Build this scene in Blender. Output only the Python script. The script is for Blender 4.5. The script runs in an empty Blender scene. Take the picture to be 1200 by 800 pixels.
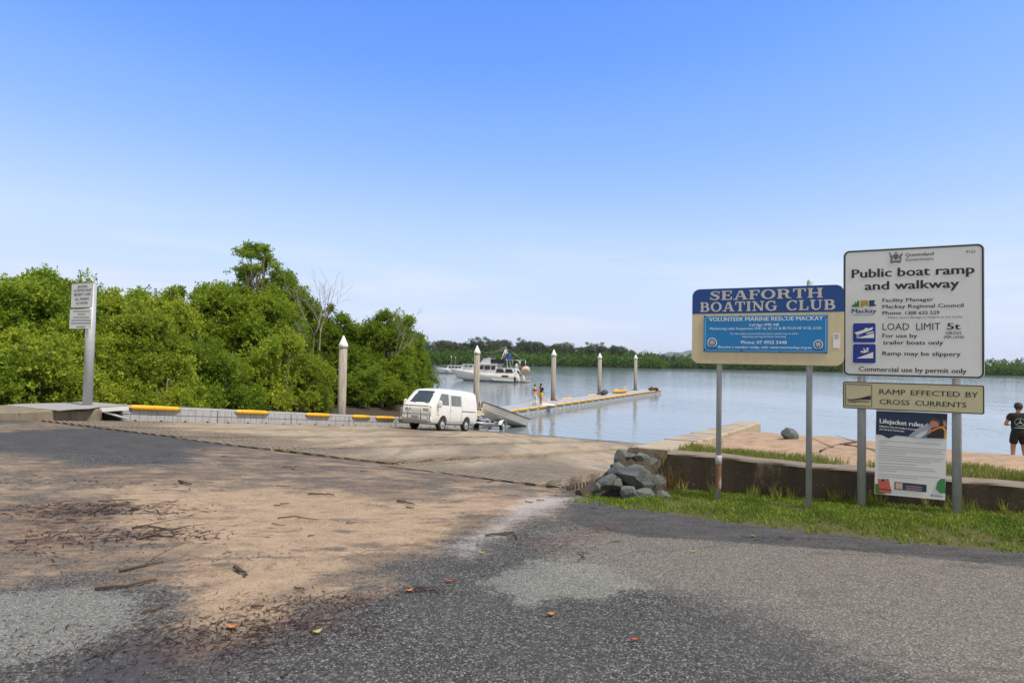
import bpy, bmesh, math, random
import numpy as np
from mathutils import Vector, Matrix, noise as mnoise
R = math.radians
S = bpy.context.scene
COL = S.collection
rnd = random.Random(7)

# ------------------------------------------------------------------ camera, world, sun, exposure
EYE, FPX = 1.6, 733.0
PITCH, ROLL = R(1.68), R(1.09)
_f = Vector((0, math.cos(PITCH), math.sin(PITCH))); _u0 = Vector((0, -math.sin(PITCH), math.cos(PITCH)))
CR = Vector((1, 0, 0))*math.cos(ROLL) + _u0*math.sin(ROLL)
CU = _u0*math.cos(ROLL) - Vector((1, 0, 0))*math.sin(ROLL)
CF = _f
cd = bpy.data.cameras.new('camera'); cam = bpy.data.objects.new('camera', cd); COL.objects.link(cam)
cd.sensor_width = 36; cd.lens = 36*FPX/1200; cd.clip_end = 20000; cd.clip_start = 0.05
M3 = Matrix((CR, CU, -CF)).transposed()
cam.matrix_world = Matrix.Translation((0, 0, EYE)) @ M3.to_4x4()
S.camera = cam

SUN_EL, SUN_AZ = R(58), R(125)           # azimuth from +Y (straight ahead) towards +X (right)
w = bpy.data.worlds.new('World'); S.world = w; w.use_nodes = True
nt = w.node_tree; nt.nodes.clear()
sky = nt.nodes.new('ShaderNodeTexSky'); sky.sky_type = 'NISHITA'; sky.sun_disc = False
sky.sun_elevation = SUN_EL; sky.sun_rotation = SUN_AZ
sky.air_density = 1.0; sky.dust_density = 0.0; sky.ozone_density = 5; sky.altitude = 0
bg = nt.nodes.new('ShaderNodeBackground'); bg.inputs[1].default_value = 0.15
wo = nt.nodes.new('ShaderNodeOutputWorld')
def vscale(sock, f):
    q = nt.nodes.new('ShaderNodeVectorMath'); q.operation = 'SCALE'; q.inputs['Scale'].default_value = f
    nt.links.new(sock, q.inputs[0]); return q.outputs[0]
crv = nt.nodes.new('ShaderNodeRGBCurve'); mp = crv.mapping; mp.use_clip = False; mp.extend = 'HORIZONTAL'
for ch, pts in enumerate(([(0, 0), (.093, .066), (.123, .117), (.235, .257), (.445, .309), (1, .40)],
                          [(0, 0), (.173, .164), (.223, .223), (.393, .343), (.606, .371), (1, .43)],
                          [(0, 0), (.338, .455), (.414, .47), (.597, .48), (.663, .485), (1, .52)])):
    c_ = mp.curves[ch].points
    c_[0].location = pts[0]; c_[1].location = pts[-1]
    for p_ in pts[1:-1]: c_.new(*p_)
mp.update()
nt.links.new(vscale(sky.outputs[0], .1), crv.inputs['Color'])
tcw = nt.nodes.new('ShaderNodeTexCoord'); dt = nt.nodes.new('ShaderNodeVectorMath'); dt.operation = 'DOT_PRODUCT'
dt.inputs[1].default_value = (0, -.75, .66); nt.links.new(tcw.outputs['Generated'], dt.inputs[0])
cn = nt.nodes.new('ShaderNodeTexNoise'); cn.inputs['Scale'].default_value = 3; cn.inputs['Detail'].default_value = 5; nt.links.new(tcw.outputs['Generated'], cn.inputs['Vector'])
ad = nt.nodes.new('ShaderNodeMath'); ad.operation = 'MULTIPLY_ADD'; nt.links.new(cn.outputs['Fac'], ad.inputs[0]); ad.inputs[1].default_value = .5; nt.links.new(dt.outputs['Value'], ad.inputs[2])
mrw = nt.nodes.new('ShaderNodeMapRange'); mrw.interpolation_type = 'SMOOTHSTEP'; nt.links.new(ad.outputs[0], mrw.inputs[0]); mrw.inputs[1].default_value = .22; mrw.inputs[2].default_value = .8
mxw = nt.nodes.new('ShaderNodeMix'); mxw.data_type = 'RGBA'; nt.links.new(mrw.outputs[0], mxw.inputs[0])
nt.links.new(vscale(crv.outputs[0], 10.), mxw.inputs[6]); mxw.inputs[7].default_value = (3.5, 3.4, 3.25, 1)  # unseen sky overhead and behind camera whitened, added to neutralise blue fill light
spw = nt.nodes.new('ShaderNodeSeparateXYZ'); nt.links.new(tcw.outputs['Generated'], spw.inputs[0])
def mr(sock, a, b, o0=0., o1=1.):
    q = nt.nodes.new('ShaderNodeMapRange'); q.interpolation_type = 'SMOOTHSTEP'; nt.links.new(sock, q.inputs[0])
    for i, k in enumerate((a, b, o0, o1)): q.inputs[i+1].default_value = k
    return q.outputs[0]
mpw = nt.nodes.new('ShaderNodeMapping'); mpw.inputs['Scale'].default_value = (1.3, 1.3, 11); nt.links.new(tcw.outputs['Generated'], mpw.inputs['Vector'])
cl = nt.nodes.new('ShaderNodeTexNoise'); cl.inputs['Scale'].default_value = 2.2; cl.inputs['Detail'].default_value = 6; cl.inputs['Roughness'].default_value = .6; nt.links.new(mpw.outputs[0], cl.inputs['Vector'])
m1 = nt.nodes.new('ShaderNodeMath'); m1.operation = 'MULTIPLY'; nt.links.new(mr(cl.outputs['Fac'], .36, .66), m1.inputs[0]); nt.links.new(mr(spw.outputs['Z'], .24, .02, 0, .95), m1.inputs[1])
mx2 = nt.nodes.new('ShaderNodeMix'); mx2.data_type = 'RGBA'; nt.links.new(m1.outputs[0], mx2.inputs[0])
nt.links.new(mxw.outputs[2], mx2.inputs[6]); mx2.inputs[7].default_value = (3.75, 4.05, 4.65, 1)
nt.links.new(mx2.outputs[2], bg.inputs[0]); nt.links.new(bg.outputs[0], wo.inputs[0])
sd = bpy.data.lights.new('sun', 'SUN'); sd.energy = 3.3; sd.angle = R(7); sd.color = (1, .90, .77)
so = bpy.data.objects.new('sun', sd); COL.objects.link(so)
sdir = Vector((math.sin(SUN_AZ)*math.cos(SUN_EL), math.cos(SUN_AZ)*math.cos(SUN_EL), math.sin(SUN_EL)))
so.rotation_euler = sdir.to_track_quat('Z', 'Y').to_euler()
S.view_settings.view_transform = 'Standard'; S.view_settings.look = 'None'
S.view_settings.exposure = 0.55; S.view_settings.gamma = 1

# ------------------------------------------------------------------ helpers
def ray(px, py):
    return CR*((px-600)/FPX) - CU*((py-400)/FPX) + CF
def atz(px, py, z):
    d = ray(px, py); return Vector((0, 0, EYE)) + d*((z-EYE)/d.z)
def atd(px, py, y):
    d = ray(px, py); return Vector((0, 0, EYE)) + d*(y/d.y)
UX, UY = .456, .890                       # the ramp runs along u = (UX, UY); v = (UY, -UX) is across it
def ab(x, y): return UX*x + UY*y, UY*x - UX*y
def xy(a, b): return a*UX + b*UY, a*UY - b*UX
RAMP_ROT = math.atan2(-UX, UY)            # local x = v (across), local y = u (down the ramp)
WATER = -2.2

def sm(x, e0, e1):
    t = np.clip((x-e0)/(e1-e0), 0, 1); return t*t*(3-2*t)
def zramp(a):
    t = a-6.9; return np.maximum(-.0995*(.5*(t+np.sqrt(t*t+.3))), -4.5)
def wall_a(b): return 7.92 + .08*(b+1.81)
def atop(b):                               # where the concrete of the ramp begins
    return np.interp(b, [-18.9, -12.2, -9.3, -6.35, -3.25], [9.0, 8.75, 8.4, 8.35, 7.85])
GR_EDGE = [(655, 584), (690, 589), (760, 599), (830, 609), (910, 619), (1000, 629), (1100, 639), (1200, 648), (1400, 668)]
GR_AB = [ab(*atz(px, py, .0)[:2]) for px, py in GR_EDGE]
_gb = np.array([p[1] for p in GR_AB]); _ga = np.array([p[0] for p in GR_AB])
def edge_a(b): return np.interp(b, _gb, _ga)
def H(x, y):
    x = np.asarray(x, float); y = np.asarray(y, float)
    a, b = UX*x+UY*y, UY*x-UX*y
    zr = zramp(a)
    lump = .012*np.sin(a*2.1+b*.7)*np.sin(b*1.7-a*.4)
    z = zr + np.where((a < 7.5) & (b < 3), lump*.5, 0)
    inr = (b > -18.9) & (b < -2.3) & (a > atop(b)+.12)
    z = np.where(inr, z-.07, z)
    lane = (b > -18.9) & (b < -3.3)
    z = np.where(lane, z-.026*sm(a, atop(b)-.30, atop(b)-.06)*(~inr), z)
    z = np.where((b > -3.2) & (b < -2.3) & (a > 7.2), z-.05*sm(a, 7.2, 7.9), z)
    # mud bank of the mangroves on the left
    bank = -1.25 + .12*np.sin(x*.9)*np.sin(y*.7) - 2.6*sm(a, 38, 50)
    bank = np.where(a < 10, np.maximum(bank, -.25-.14*np.maximum(a-3, 0)), bank)
    k = sm(-b, 20.6, 23.2)
    z = z*(1-k) + np.minimum(bank, 0)*k
    # grass verge and sand hump on the right
    da = a - wall_a(b)
    hump_on = sm(b, -2.3, -1.95)
    ga = edge_a(b)
    gz = (.02+.10*np.clip((b+1.8)/3.6, 0, 1.4))*sm(a, ga-.02, ga+.7)
    dc = np.interp(b, [-2, 0, 3, 6], [8.5, 7, 5, 4])
    zh = .40 - .05*np.minimum(da, dc) - .12*np.clip(da-dc, 0, 9.5) - .25*np.maximum(da-dc-9.5, 0)
    zh = np.maximum(zh, -4.5) + (.035*np.sin(x*1.3+y*.6)*np.sin(y*1.1-x*.5)+.03*np.sin(x*3.1+1)*np.sin(y*2.6+x*.8)+.018*np.sin(x*6.3+y*2)*np.sin(y*5.7-x*1.9))*sm(da, .4, 1.6)
    right = np.where(da > .19, zh, gz)
    z = z*(1-hump_on) + np.where((a > 6.2) | (b > -1.5), right, z)*hump_on
    return z
def Hf(x, y): return float(H(x, y))
def gnd(px, py):                           # ground point seen at a pixel of the photograph
    z = 0.
    for _ in range(25):
        p = atz(px, py, min(z, EYE-.05)); z = .5*z + .5*Hf(p.x, p.y)
    return Vector((p.x, p.y, Hf(p.x, p.y)))

class MB:
    """collects shapes and links them as ONE mesh object"""
    def __init__(s): s.v = []; s.f = []; s.m = []; s.sm = []; s.M = Matrix.Identity(4)
    def add(s, vs, fs, mi=0, smooth=False):
        o = len(s.v); M = s.M
        s.v += [tuple(M @ Vector(p)) for p in vs]
        for f in fs: s.f.append([i+o for i in f]); s.m.append(mi); s.sm.append(smooth)
    def box(s, x0, x1, y0, y1, z0, z1, mi=0, bev=0):
        if bev:
            bm = bmesh.new(); bmesh.ops.create_cube(bm, size=1)
            for q in bm.verts: q.co = Vector(((x0+x1)/2+q.co.x*(x1-x0), (y0+y1)/2+q.co.y*(y1-y0), (z0+z1)/2+q.co.z*(z1-z0)))
            bmesh.ops.bevel(bm, geom=bm.edges[:], offset=bev, segments=2, affect='EDGES', profile=.6)
            s.bm(bm, mi); return
        s.add([(x0,y0,z0),(x1,y0,z0),(x1,y1,z0),(x0,y1,z0),(x0,y0,z1),(x1,y0,z1),(x1,y1,z1),(x0,y1,z1)],
              [(0,3,2,1),(4,5,6,7),(0,1,5,4),(1,2,6,5),(2,3,7,6),(3,0,4,7)], mi)
    def bm(s, bm, mi=0, smooth=False):
        bm.verts.index_update()
        s.add([q.co[:] for q in bm.verts], [[q.index for q in f.verts] for f in bm.faces], mi, smooth); bm.free()
    def tube(s, path, rads, n=8, mi=0, caps=True, smooth=True):
        path = [Vector(p) for p in path]
        if not hasattr(rads, '__len__'): rads = [rads]*len(path)
        vs = []; up = None
        for i, p in enumerate(path):
            t = (path[min(i+1, len(path)-1)] - path[max(i-1, 0)])
            t = t.normalized() if t.length > 1e-9 else Vector((0, 0, 1))
            if up is None: up = t.orthogonal().normalized()
            up = (up - t*up.dot(t)); up = up.normalized() if up.length > 1e-6 else t.orthogonal().normalized()
            sd_ = t.cross(up)
            for k in range(n):
                an = 2*math.pi*k/n; vs.append(p + (up*math.cos(an)+sd_*math.sin(an))*rads[i])
        fs = [(i*n+k, i*n+(k+1) % n, (i+1)*n+(k+1) % n, (i+1)*n+k) for i in range(len(path)-1) for k in range(n)]
        s.add(vs, fs, mi, smooth)
        if caps:
            L = len(path)-1
            s.add(vs[:n], [list(range(n))[::-1]], mi); s.add(vs[L*n:], [list(range(n))], mi)
    def lathe(s, prof, n=16, mi=0, smooth=True, c=(0, 0, 0)):
        vs = [(c[0]+r*math.cos(2*math.pi*k/n), c[1]+r*math.sin(2*math.pi*k/n), c[2]+z) for r, z in prof for k in range(n)]
        s.add(vs, [(i*n+k, i*n+(k+1) % n, (i+1)*n+(k+1) % n, (i+1)*n+k) for i in range(len(prof)-1) for k in range(n)], mi, smooth)
    def loft(s, rings, closed=True, caps=True, mi=0, smooth=True):
        n = len(rings[0]); vs = [p for r in rings for p in r]
        m = n if closed else n-1
        s.add(vs, [(i*n+k, i*n+(k+1) % n, (i+1)*n+(k+1) % n, (i+1)*n+k) for i in range(len(rings)-1) for k in range(m)], mi, smooth)
        if caps: s.add(rings[0], [list(range(n))[::-1]], mi); s.add(rings[-1], [list(range(n))], mi)
    def prism(s, pts, y0, y1, mi=0):
        """polygon in local x,z extruded along local y"""
        n = len(pts); vs = [(x, y0, z) for x, z in pts]+[(x, y1, z) for x, z in pts]
        s.add(vs, [list(range(n)), list(range(2*n-1, n-1, -1))]+[(i, i+n, (i+1) % n+n, (i+1) % n) for i in range(n)], mi)
    def build(s, name, mats, parent=None, loc=None, rotz=None, normals=True):
        me = bpy.data.meshes.new(name); me.from_pydata(s.v, [], s.f)
        for m in (mats if isinstance(mats, (list, tuple)) else [mats]): me.materials.append(m)
        me.polygons.foreach_set('material_index', s.m); me.polygons.foreach_set('use_smooth', s.sm)
        if normals:
            bm = bmesh.new(); bm.from_mesh(me); bmesh.ops.remove_doubles(bm, verts=bm.verts, dist=1e-5)
            bmesh.ops.recalc_face_normals(bm, faces=bm.faces); bm.to_mesh(me); bm.free()
        me.update()
        return link(name, me, parent, loc, rotz)
def link(name, me, parent=None, loc=None, rotz=None):
    o = bpy.data.objects.new(name, me); COL.objects.link(o)
    if parent: o.parent = parent
    if loc is not None: o.location = loc
    if rotz is not None: o.rotation_euler.z = rotz
    return o
def empty(name, loc, rotz=0):
    o = bpy.data.objects.new(name, None); COL.objects.link(o); o.location = loc; o.rotation_euler = (0, 0, rotz)
    o.empty_display_size = .2; return o
def tag(o, label=None, cat=None, group=None, kind=None):
    for k, x in (('label', label), ('category', cat), ('group', group), ('kind', kind)):
        if x: o[k] = x
    return o
def copy_tree(o, parent=None):
    c = o.copy(); COL.objects.link(c)
    if parent: c.parent = parent
    for ch in list(o.children): copy_tree(ch, c)
    return c
def quads(name, V, mat, parent=None, loc=None, rotz=None):
    """V: (n,4,3) array of separate quads"""
    n = len(V); me = bpy.data.meshes.new(name)
    me.vertices.add(n*4); me.vertices.foreach_set('co', np.ascontiguousarray(V, np.float32).ravel())
    me.loops.add(n*4); me.loops.foreach_set('vertex_index', np.arange(n*4, dtype=np.int32))
    me.polygons.add(n); me.polygons.foreach_set('loop_start', np.arange(0, n*4, 4, dtype=np.int32))
    me.polygons.foreach_set('loop_total', np.full(n, 4, np.int32))
    me.materials.append(mat); me.update(calc_edges=True); me.validate()
    return link(name, me, parent, loc, rotz)

# ------------------------------------------------------------------ materials
class NT:
    def __init__(s, name):
        s.mat = bpy.data.materials.new(name); s.mat.use_nodes = True; s.t = s.mat.node_tree; s.t.nodes.clear()
        s.out = s.n('OutputMaterial'); s._pos = None
    def n(s, typ, **kw):
        q = s.t.nodes.new('ShaderNode'+typ)
        for k, x in kw.items(): setattr(q, k, x)
        return q
    def l(s, a, b): s.t.links.new(a, b)
    def setin(s, q, i, x):
        if hasattr(x, 'is_output') or isinstance(x, bpy.types.NodeSocket): s.l(x, q.inputs[i])
        else: q.inputs[i].default_value = x
    def coord(s, kind='Object'):
        if kind == 'World':
            return s.n('NewGeometry').outputs['Position']
        return s.n('TexCoord').outputs[kind]
    def mapping(s, c, scale=(1, 1, 1), rot=(0, 0, 0)):
        q = s.n('Mapping'); s.l(c, q.inputs['Vector']); q.inputs['Scale'].default_value = scale; q.inputs['Rotation'].default_value = rot
        return q.outputs[0]
    def noise(s, c, sc, det=4, rough=.55, out='Fac'):
        q = s.n('TexNoise'); s.l(c, q.inputs['Vector']); q.inputs['Scale'].default_value = sc
        q.inputs['Detail'].default_value = det; q.inputs['Roughness'].default_value = rough; return q.outputs[out]
    def voro(s, c, sc, out='Distance', feature='F1'):
        q = s.n('TexVoronoi', feature=feature); s.l(c, q.inputs['Vector']); q.inputs['Scale'].default_value = sc; return q.outputs[out]
    def math(s, op, a, b=0., c=0.):
        q = s.n('Math', operation=op); s.setin(q, 0, a); s.setin(q, 1, b)
        if op in ('MULTIPLY_ADD', 'SMOOTH_MIN'): s.setin(q, 2, c)
        return q.outputs[0]
    def ss(s, x, e0, e1):
        q = s.n('MapRange', interpolation_type='SMOOTHSTEP'); s.setin(q, 0, x)
        q.inputs[1].default_value = e0; q.inputs[2].default_value = e1; return q.outputs[0]
    def lin(s, x, e0, e1, o0=0., o1=1.):
        q = s.n('MapRange'); s.setin(q, 0, x)
        for i, k in enumerate((e0, e1, o0, o1)): q.inputs[i+1].default_value = k
        return q.outputs[0]
    def mix(s, f, a, b, mode='MIX'):
        q = s.n('Mix', data_type='RGBA', blend_type=mode); s.setin(q, 0, f)
        for i, x in ((6, a), (7, b)):
            if isinstance(x, bpy.types.NodeSocket): s.l(x, q.inputs[i])
            else: q.inputs[i].default_value = (*x[:3], 1)
        return q.outputs[2]
    def ramp(s, x, stops):
        q = s.n('ValToRGB'); s.l(x, q.inputs[0]); e = q.color_ramp.elements
        while len(e) < len(stops): e.new(.5)
        for k, (p, c) in enumerate(stops): e[k].position = p; e[k].color = (*c, 1)
        return q.outputs[0]
    def attr(s, name, typ='GEOMETRY', out='Fac'):
        q = s.n('Attribute', attribute_name=name, attribute_type=typ); return q.outputs[out]
    def bump(s, h, st=.3, dist=.01, nrm=None):
        q = s.n('Bump'); s.l(h, q.inputs['Height']); s.setin(q, 'Strength', st); q.inputs['Distance'].default_value = dist
        if nrm is not None: s.l(nrm, q.inputs['Normal'])
        return q.outputs[0]
    def bsdf(s, col, rough=.6, metal=0., nrm=None, spec=None, **kw):
        q = s.n('BsdfPrincipled')
        if isinstance(col, bpy.types.NodeSocket): s.l(col, q.inputs['Base Color'])
        else: q.inputs['Base Color'].default_value = (*col[:3], 1)
        s.setin(q, 'Roughness', rough); s.setin(q, 'Metallic', metal)
        if spec is not None: s.setin(q, 'Specular IOR Level', spec)
        if nrm is not None: s.l(nrm, q.inputs['Normal'])
        for k, x in kw.items(): s.setin(q, k, x)
        s.l(q.outputs[0], s.out.inputs[0]); return q
MATS = {}
def pmat(name, col, rough=.6, var=.12, sc=4., metal=0., bump=0., bsc=40., spec=None, dirt=None, dirt_amt=.0):
    """procedural material: base colour with noise variation, optional dirt stains and bump"""
    if name in MATS: return MATS[name]
    t = NT(name); c = t.coord('Object')
    nf = t.noise(c, sc, 5, .6)
    cc = t.mix(nf, [k*(1-var) for k in col], [min(1, k*(1+var)) for k in col])
    if dirt is not None:
        dn = t.noise(t.mapping(c, (1, 1, .35)), sc*1.7, 6, .65)
        cc = t.mix(t.math('MULTIPLY', t.ss(dn, .48, .72), dirt_amt), cc, dirt)
    nrm = t.bump(t.noise(c, bsc, 5, .6), bump, .01) if bump else None
    rr = t.lin(t.noise(c, sc*2, 3), .3, .7, max(.02, rough-.07), min(1, rough+.07))
    t.bsdf(cc, rr, metal, nrm, spec)
    MATS[name] = t.mat; return t.mat

# ------------------------------------------------------------------ ground
def axis(lo, hi, step, far, lo_far=None):
    c = list(np.arange(lo, hi+1e-6, step)); s_ = step; x = hi
    while x < far: s_ *= 1.18; x += s_; c.append(x)
    s_ = step; x = lo
    while x > (lo_far if lo_far is not None else -far): s_ *= 1.18; x -= s_; c.insert(0, x)
    return np.array(c)
gx = axis(-14.5, 11, .1, 3500)
gy = np.concatenate([axis(1, 15, .1, 15.01, -400), np.arange(15.25, 40, .25), axis(40, 40.1, .4, 7000, 39.9)[2:]])
gy = np.unique(gy)
GX, GY = np.meshgrid(gx, gy); GZ = H(GX, GY)
nx_, ny_ = len(gx), len(gy)
me = bpy.data.meshes.new('ground')
me.vertices.add(nx_*ny_); me.vertices.foreach_set('co', np.stack([GX, GY, GZ], -1).astype(np.float32).ravel())
ii = np.arange((ny_-1)*nx_).reshape(ny_-1, nx_)[:, :-1].ravel()
fq = np.stack([ii, ii+1, ii+1+nx_, ii+nx_], -1).astype(np.int32)
me.loops.add(fq.size); me.loops.foreach_set('vertex_index', fq.ravel())
me.polygons.add(len(fq)); me.polygons.foreach_set('loop_start', np.arange(0, fq.size, 4, dtype=np.int32))
me.polygons.foreach_set('loop_total', np.full(len(fq), 4, np.int32)); me.polygons.foreach_set('use_smooth', np.ones(len(fq), bool))
me.update(calc_edges=True)

def sdf(poly, X, Y):                       # signed distance, positive inside
    d2 = np.full(X.shape, 1e9); ins = np.zeros(X.shape, bool); n = len(poly)
    for i in range(n):
        x0, y0 = poly[i]; x1, y1 = poly[(i+1) % n]; dx, dy = x1-x0, y1-y0
        t = np.clip(((X-x0)*dx+(Y-y0)*dy)/max(1e-9, dx*dx+dy*dy), 0, 1)
        d2 = np.minimum(d2, (X-x0-t*dx)**2+(Y-y0-t*dy)**2)
        if y0 != y1: ins ^= ((y0 > Y) != (y1 > Y)) & (X < dx*(Y-y0)/(y1-y0)+x0)
    d = np.sqrt(d2); return np.where(ins, d, -d)
PATCH = {                                   # outlines of what lies on the apron, given where they are seen and laid on the ground
 'sand': [[(150,562),(330,572),(480,584),(600,583),(640,574),(700,578),(640,592),(560,612),(520,640),(440,662),(420,700),(330,712),(260,738),(205,735),(215,695),(180,680),(250,650),(150,630),(110,600)],
          [(655,562),(740,546),(745,560),(700,580)]],
 'dust': [[(0,528),(100,540),(200,545),(380,543),(560,550),(650,568),(690,585),(640,618),(560,640),(480,670),(420,715),(330,745),(230,780),(150,785),(180,740),(190,690),(100,688),(0,690),(-200,690),(-200,528)],
          [(200,527),(330,522),(480,545),(430,560),(250,548)], [(-40,500),(60,494),(120,497),(110,503),(0,509)]],
 'lite': [[(-60,700),(0,692),(90,689),(172,694),(160,720),(120,750),(60,772),(0,783),(-60,790)], [(556,682),(592,668),(640,653),(700,660),(735,676),(775,690),(735,692),(700,708),(655,700),(610,712),(600,696)]],
 'pale': [[(525,640),(585,602),(625,582),(690,582),(640,602),(590,628),(545,652)], [(515,548),(540,548),(560,553),(530,553)]],
 'right': [[(650,622),(760,627),(1000,646),(1200,664),(1500,690),(1500,830),(1150,830),(1090,790),(1000,755),(900,712),(800,688),(720,680),(660,660)]],
 'dark': [[(640,583),(692,590),(760,599),(830,609),(910,619),(1000,629),(1100,639),(1200,648),(1400,668),(1400,690),(1200,664),(1000,645),(830,633),(760,629),(690,618),(640,604)],
          [(-100,503),(0,503),(130,498),(200,503),(300,520),(450,538),(570,552),(520,557),(300,541),(100,532),(-100,525)]],
 'wet': [[(-60,790),(0,786),(80,778),(130,756),(185,742),(250,752),(230,780),(180,830),(-60,830)], [(300,705),(350,680),(420,660),(430,668),(360,700)], [(195,805),(215,770),(270,752),(300,757),(260,790),(240,815)]],
  'track': [[(90,676),(330,654),(470,636),(600,612),(560,627),(430,656),(330,668),(90,690)], [(245,700),(325,697),(325,712),(245,712)], [(330,600),(420,612),(400,622),(320,612)]],
 'red': [[(150,752),(230,748),(330,735),(400,700),(440,690),(445,702),(385,738),(320,757),(240,765),(160,785)], [(0,590),(110,580),(150,610),(100,645),(0,650)], [(610,632),(720,612),(730,622),(660,650)]],
}
def lay(name, polys):
    best = None
    for pl in polys:
        w_ = [gnd(px, py)[:2] for px, py in pl]
        d = sdf(w_, GX, GY); best = d if best is None else np.maximum(best, d)
    at = me.attributes.new(name, 'FLOAT', 'POINT'); at.data.foreach_set('value', np.clip(best, -3, 3).astype(np.float32).ravel())
for k_, p_ in PATCH.items(): lay(k_, p_)
GA, GB = UX*GX+UY*GY, UY*GX-UX*GY
GDA = GA - wall_a(GB)
def attr_np(name, arr):
    at = me.attributes.new(name, 'FLOAT', 'POINT'); at.data.foreach_set('value', np.clip(arr, -3, 3).astype(np.float32).ravel())
attr_np('soil', np.minimum(np.where(GB > -2.2, GA-edge_a(GB), -3), np.where(GDA > 2.2, -3, 3)))
attr_np('beach', np.where(GB > -2.2, GDA-.15, -3))
attr_np('mud', np.where(-GB-20.8 > -3, -GB-20.8, -3))

t = NT('apron_asphalt_and_sand'); P = t.coord('World')
nl, nm_, nf, nff = t.noise(P, .9, 4), t.noise(t.mapping(P, (1, 1.7, 1), (0, 0, R(-20))), 3.6, 6, .68), t.noise(P, 22, 5, .65), t.noise(P, 90, 3)
E1 = t.math('ADD', t.math('MULTIPLY', t.math('SUBTRACT', nl, .5), 1.1), t.math('MULTIPLY', t.math('SUBTRACT', nm_, .5), .8))
E2 = t.math('ADD', t.math('MULTIPLY', t.math('SUBTRACT', nf, .5), .6), t.math('MULTIPLY', t.math('SUBTRACT', nff, .5), .35))
def mask(at, a1, a2, w0, w1):
    return t.ss(t.math('ADD', t.attr(at), t.math('ADD', t.math('MULTIPLY', E1, a1), t.math('MULTIPLY', E2, a2))), w0, w1)
vc = t.voro(P, 125, 'Color'); sepc = t.n('SeparateColor'); t.l(vc, sepc.inputs[0]); cr, cg = sepc.outputs[0], sepc.outputs[1]
vc2 = t.voro(P, 62, 'Color'); sep2 = t.n('SeparateColor'); t.l(vc2, sep2.inputs[0])
chip = t.ramp(cr, [(0, (.012, .0125, .013)), (.40, (.028, .029, .029)), (.68, (.062, .064, .062)), (.88, (.13, .132, .125)), (.97, (.36, .36, .34))])
chip2 = t.ramp(sep2.outputs[0], [(0, (.016, .0165, .017)), (.5, (.038, .039, .039)), (.85, (.085, .087, .084)), (1, (.26, .26, .25))])
asph = t.mix(.4, chip, chip2)
asph = t.mix(t.ss(nl, .3, .7), asph, t.mix(.35, asph, (.075, .077, .076)))
asph = t.mix(t.math('MULTIPLY', t.ss(t.noise(P, .35, 5, .6), .5, .75), .5), asph, (.028, .029, .030))
rcol = t.mix(.45, t.ramp(cr, [(0, (.03, .028, .025)), (.4, (.09, .084, .074)), (.75, (.17, .16, .142)), (1, (.40, .38, .35))]), t.mix(nm_, (.085, .079, .070), (.17, .158, .14)))
streak = t.noise(t.mapping(P, (1, 3.2, 1), (0, 0, R(-15))), 1.3, 5, .65)
rcol = t.mix(t.math('MULTIPLY', t.ss(streak, .56, .7), .55), rcol, (.06, .058, .055))
c = t.mix(mask('right', .8, .9, -.35, .2), asph, rcol)
lcol = t.mix(.5, t.ramp(cr, [(0, (.06, .064, .058)), (.5, (.16, .166, .15)), (1, (.42, .43, .39))]), t.mix(nm_, (.11, .115, .105), (.20, .206, .188)))
c = t.mix(t.math('MULTIPLY', mask('lite', .34, .6, -.05, .08), .72), c, lcol)
dcol = t.mix(.5, t.ramp(cr, [(0, (.015, .015, .016)), (.6, (.045, .046, .047)), (1, (.16, .16, .16))]), t.mix(t.ss(t.noise(t.mapping(P, (1, 3, 1), (0, 0, R(-24))), 2.2, 6, .7), .3, .7), (.030, .031, .032), (.095, .094, .091)))
c = t.mix(mask('dark', .07, .22, -.02, .03), c, dcol)
redd = t.mix(t.ss(nf, .4, .62), (.035, .018, .013), (.13, .075, .05))
wv = t.n('VectorMath', operation='ADD'); t.l(P, wv.inputs[0]); wv2 = t.n('VectorMath', operation='SCALE'); t.l(t.noise(P, 2.5, 5, .7, out='Color'), wv2.inputs[0]); wv2.inputs['Scale'].default_value = .55; t.l(wv2.outputs[0], wv.inputs[1])
crk = t.ss(t.voro(wv.outputs[0], .62, 'Distance', 'DISTANCE_TO_EDGE'), .011, .004)
crk = t.math('MULTIPLY', crk, t.ss(t.noise(P, .55, 3), .57, .64))
c = t.mix(t.math('MULTIPLY', crk, .85), c, (.012, .012, .012))
sandc = t.mix(t.ss(nm_, .25, .75), (.245, .182, .123), (.365, .277, .192))
sandc = t.mix(t.math('MULTIPLY', t.ss(nf, .56, .75), .5), sandc, (.15, .105, .068))
sandc = t.mix(t.math('MULTIPLY', t.ss(nff, .55, .72), .55), sandc, (.13, .095, .065))
sandc = t.mix(t.math('MULTIPLY', t.ss(nff, .42, .30), .35), sandc, (.40, .31, .22))
sandc = t.mix(t.math('MULTIPLY', t.ss(cg, .90, .96), .7), sandc, (.06, .05, .04))
dustm = t.math('MULTIPLY', mask('dust', .8, 1.1, -.1, .45), t.math('ADD', .22, t.math('MULTIPLY', t.ss(t.noise(t.mapping(P, (1, 2.2, 1), (0, 0, R(-20))), 1.7, 8, .74), .42, .60), .76)))
c = t.mix(dustm, c, t.mix(t.ss(nl, .35, .65), (.19, .14, .098), sandc))
sandm = mask('sand', 1.15, 1.5, -.06, .34)
bare = t.ss(t.noise(t.mapping(P, (1, 2.4, 1), (0, 0, R(-22))), 1.5, 8, .72), .535, .60)
sandm = t.math('MULTIPLY', sandm, t.math('SUBTRACT', 1., t.math('MULTIPLY', bare, .85)))
c = t.mix(sandm, c, sandc)
c = t.mix(t.math('MULTIPLY', mask('pale', .6, .8, -.12, .3), .72), c, (.37, .362, .36))
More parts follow.
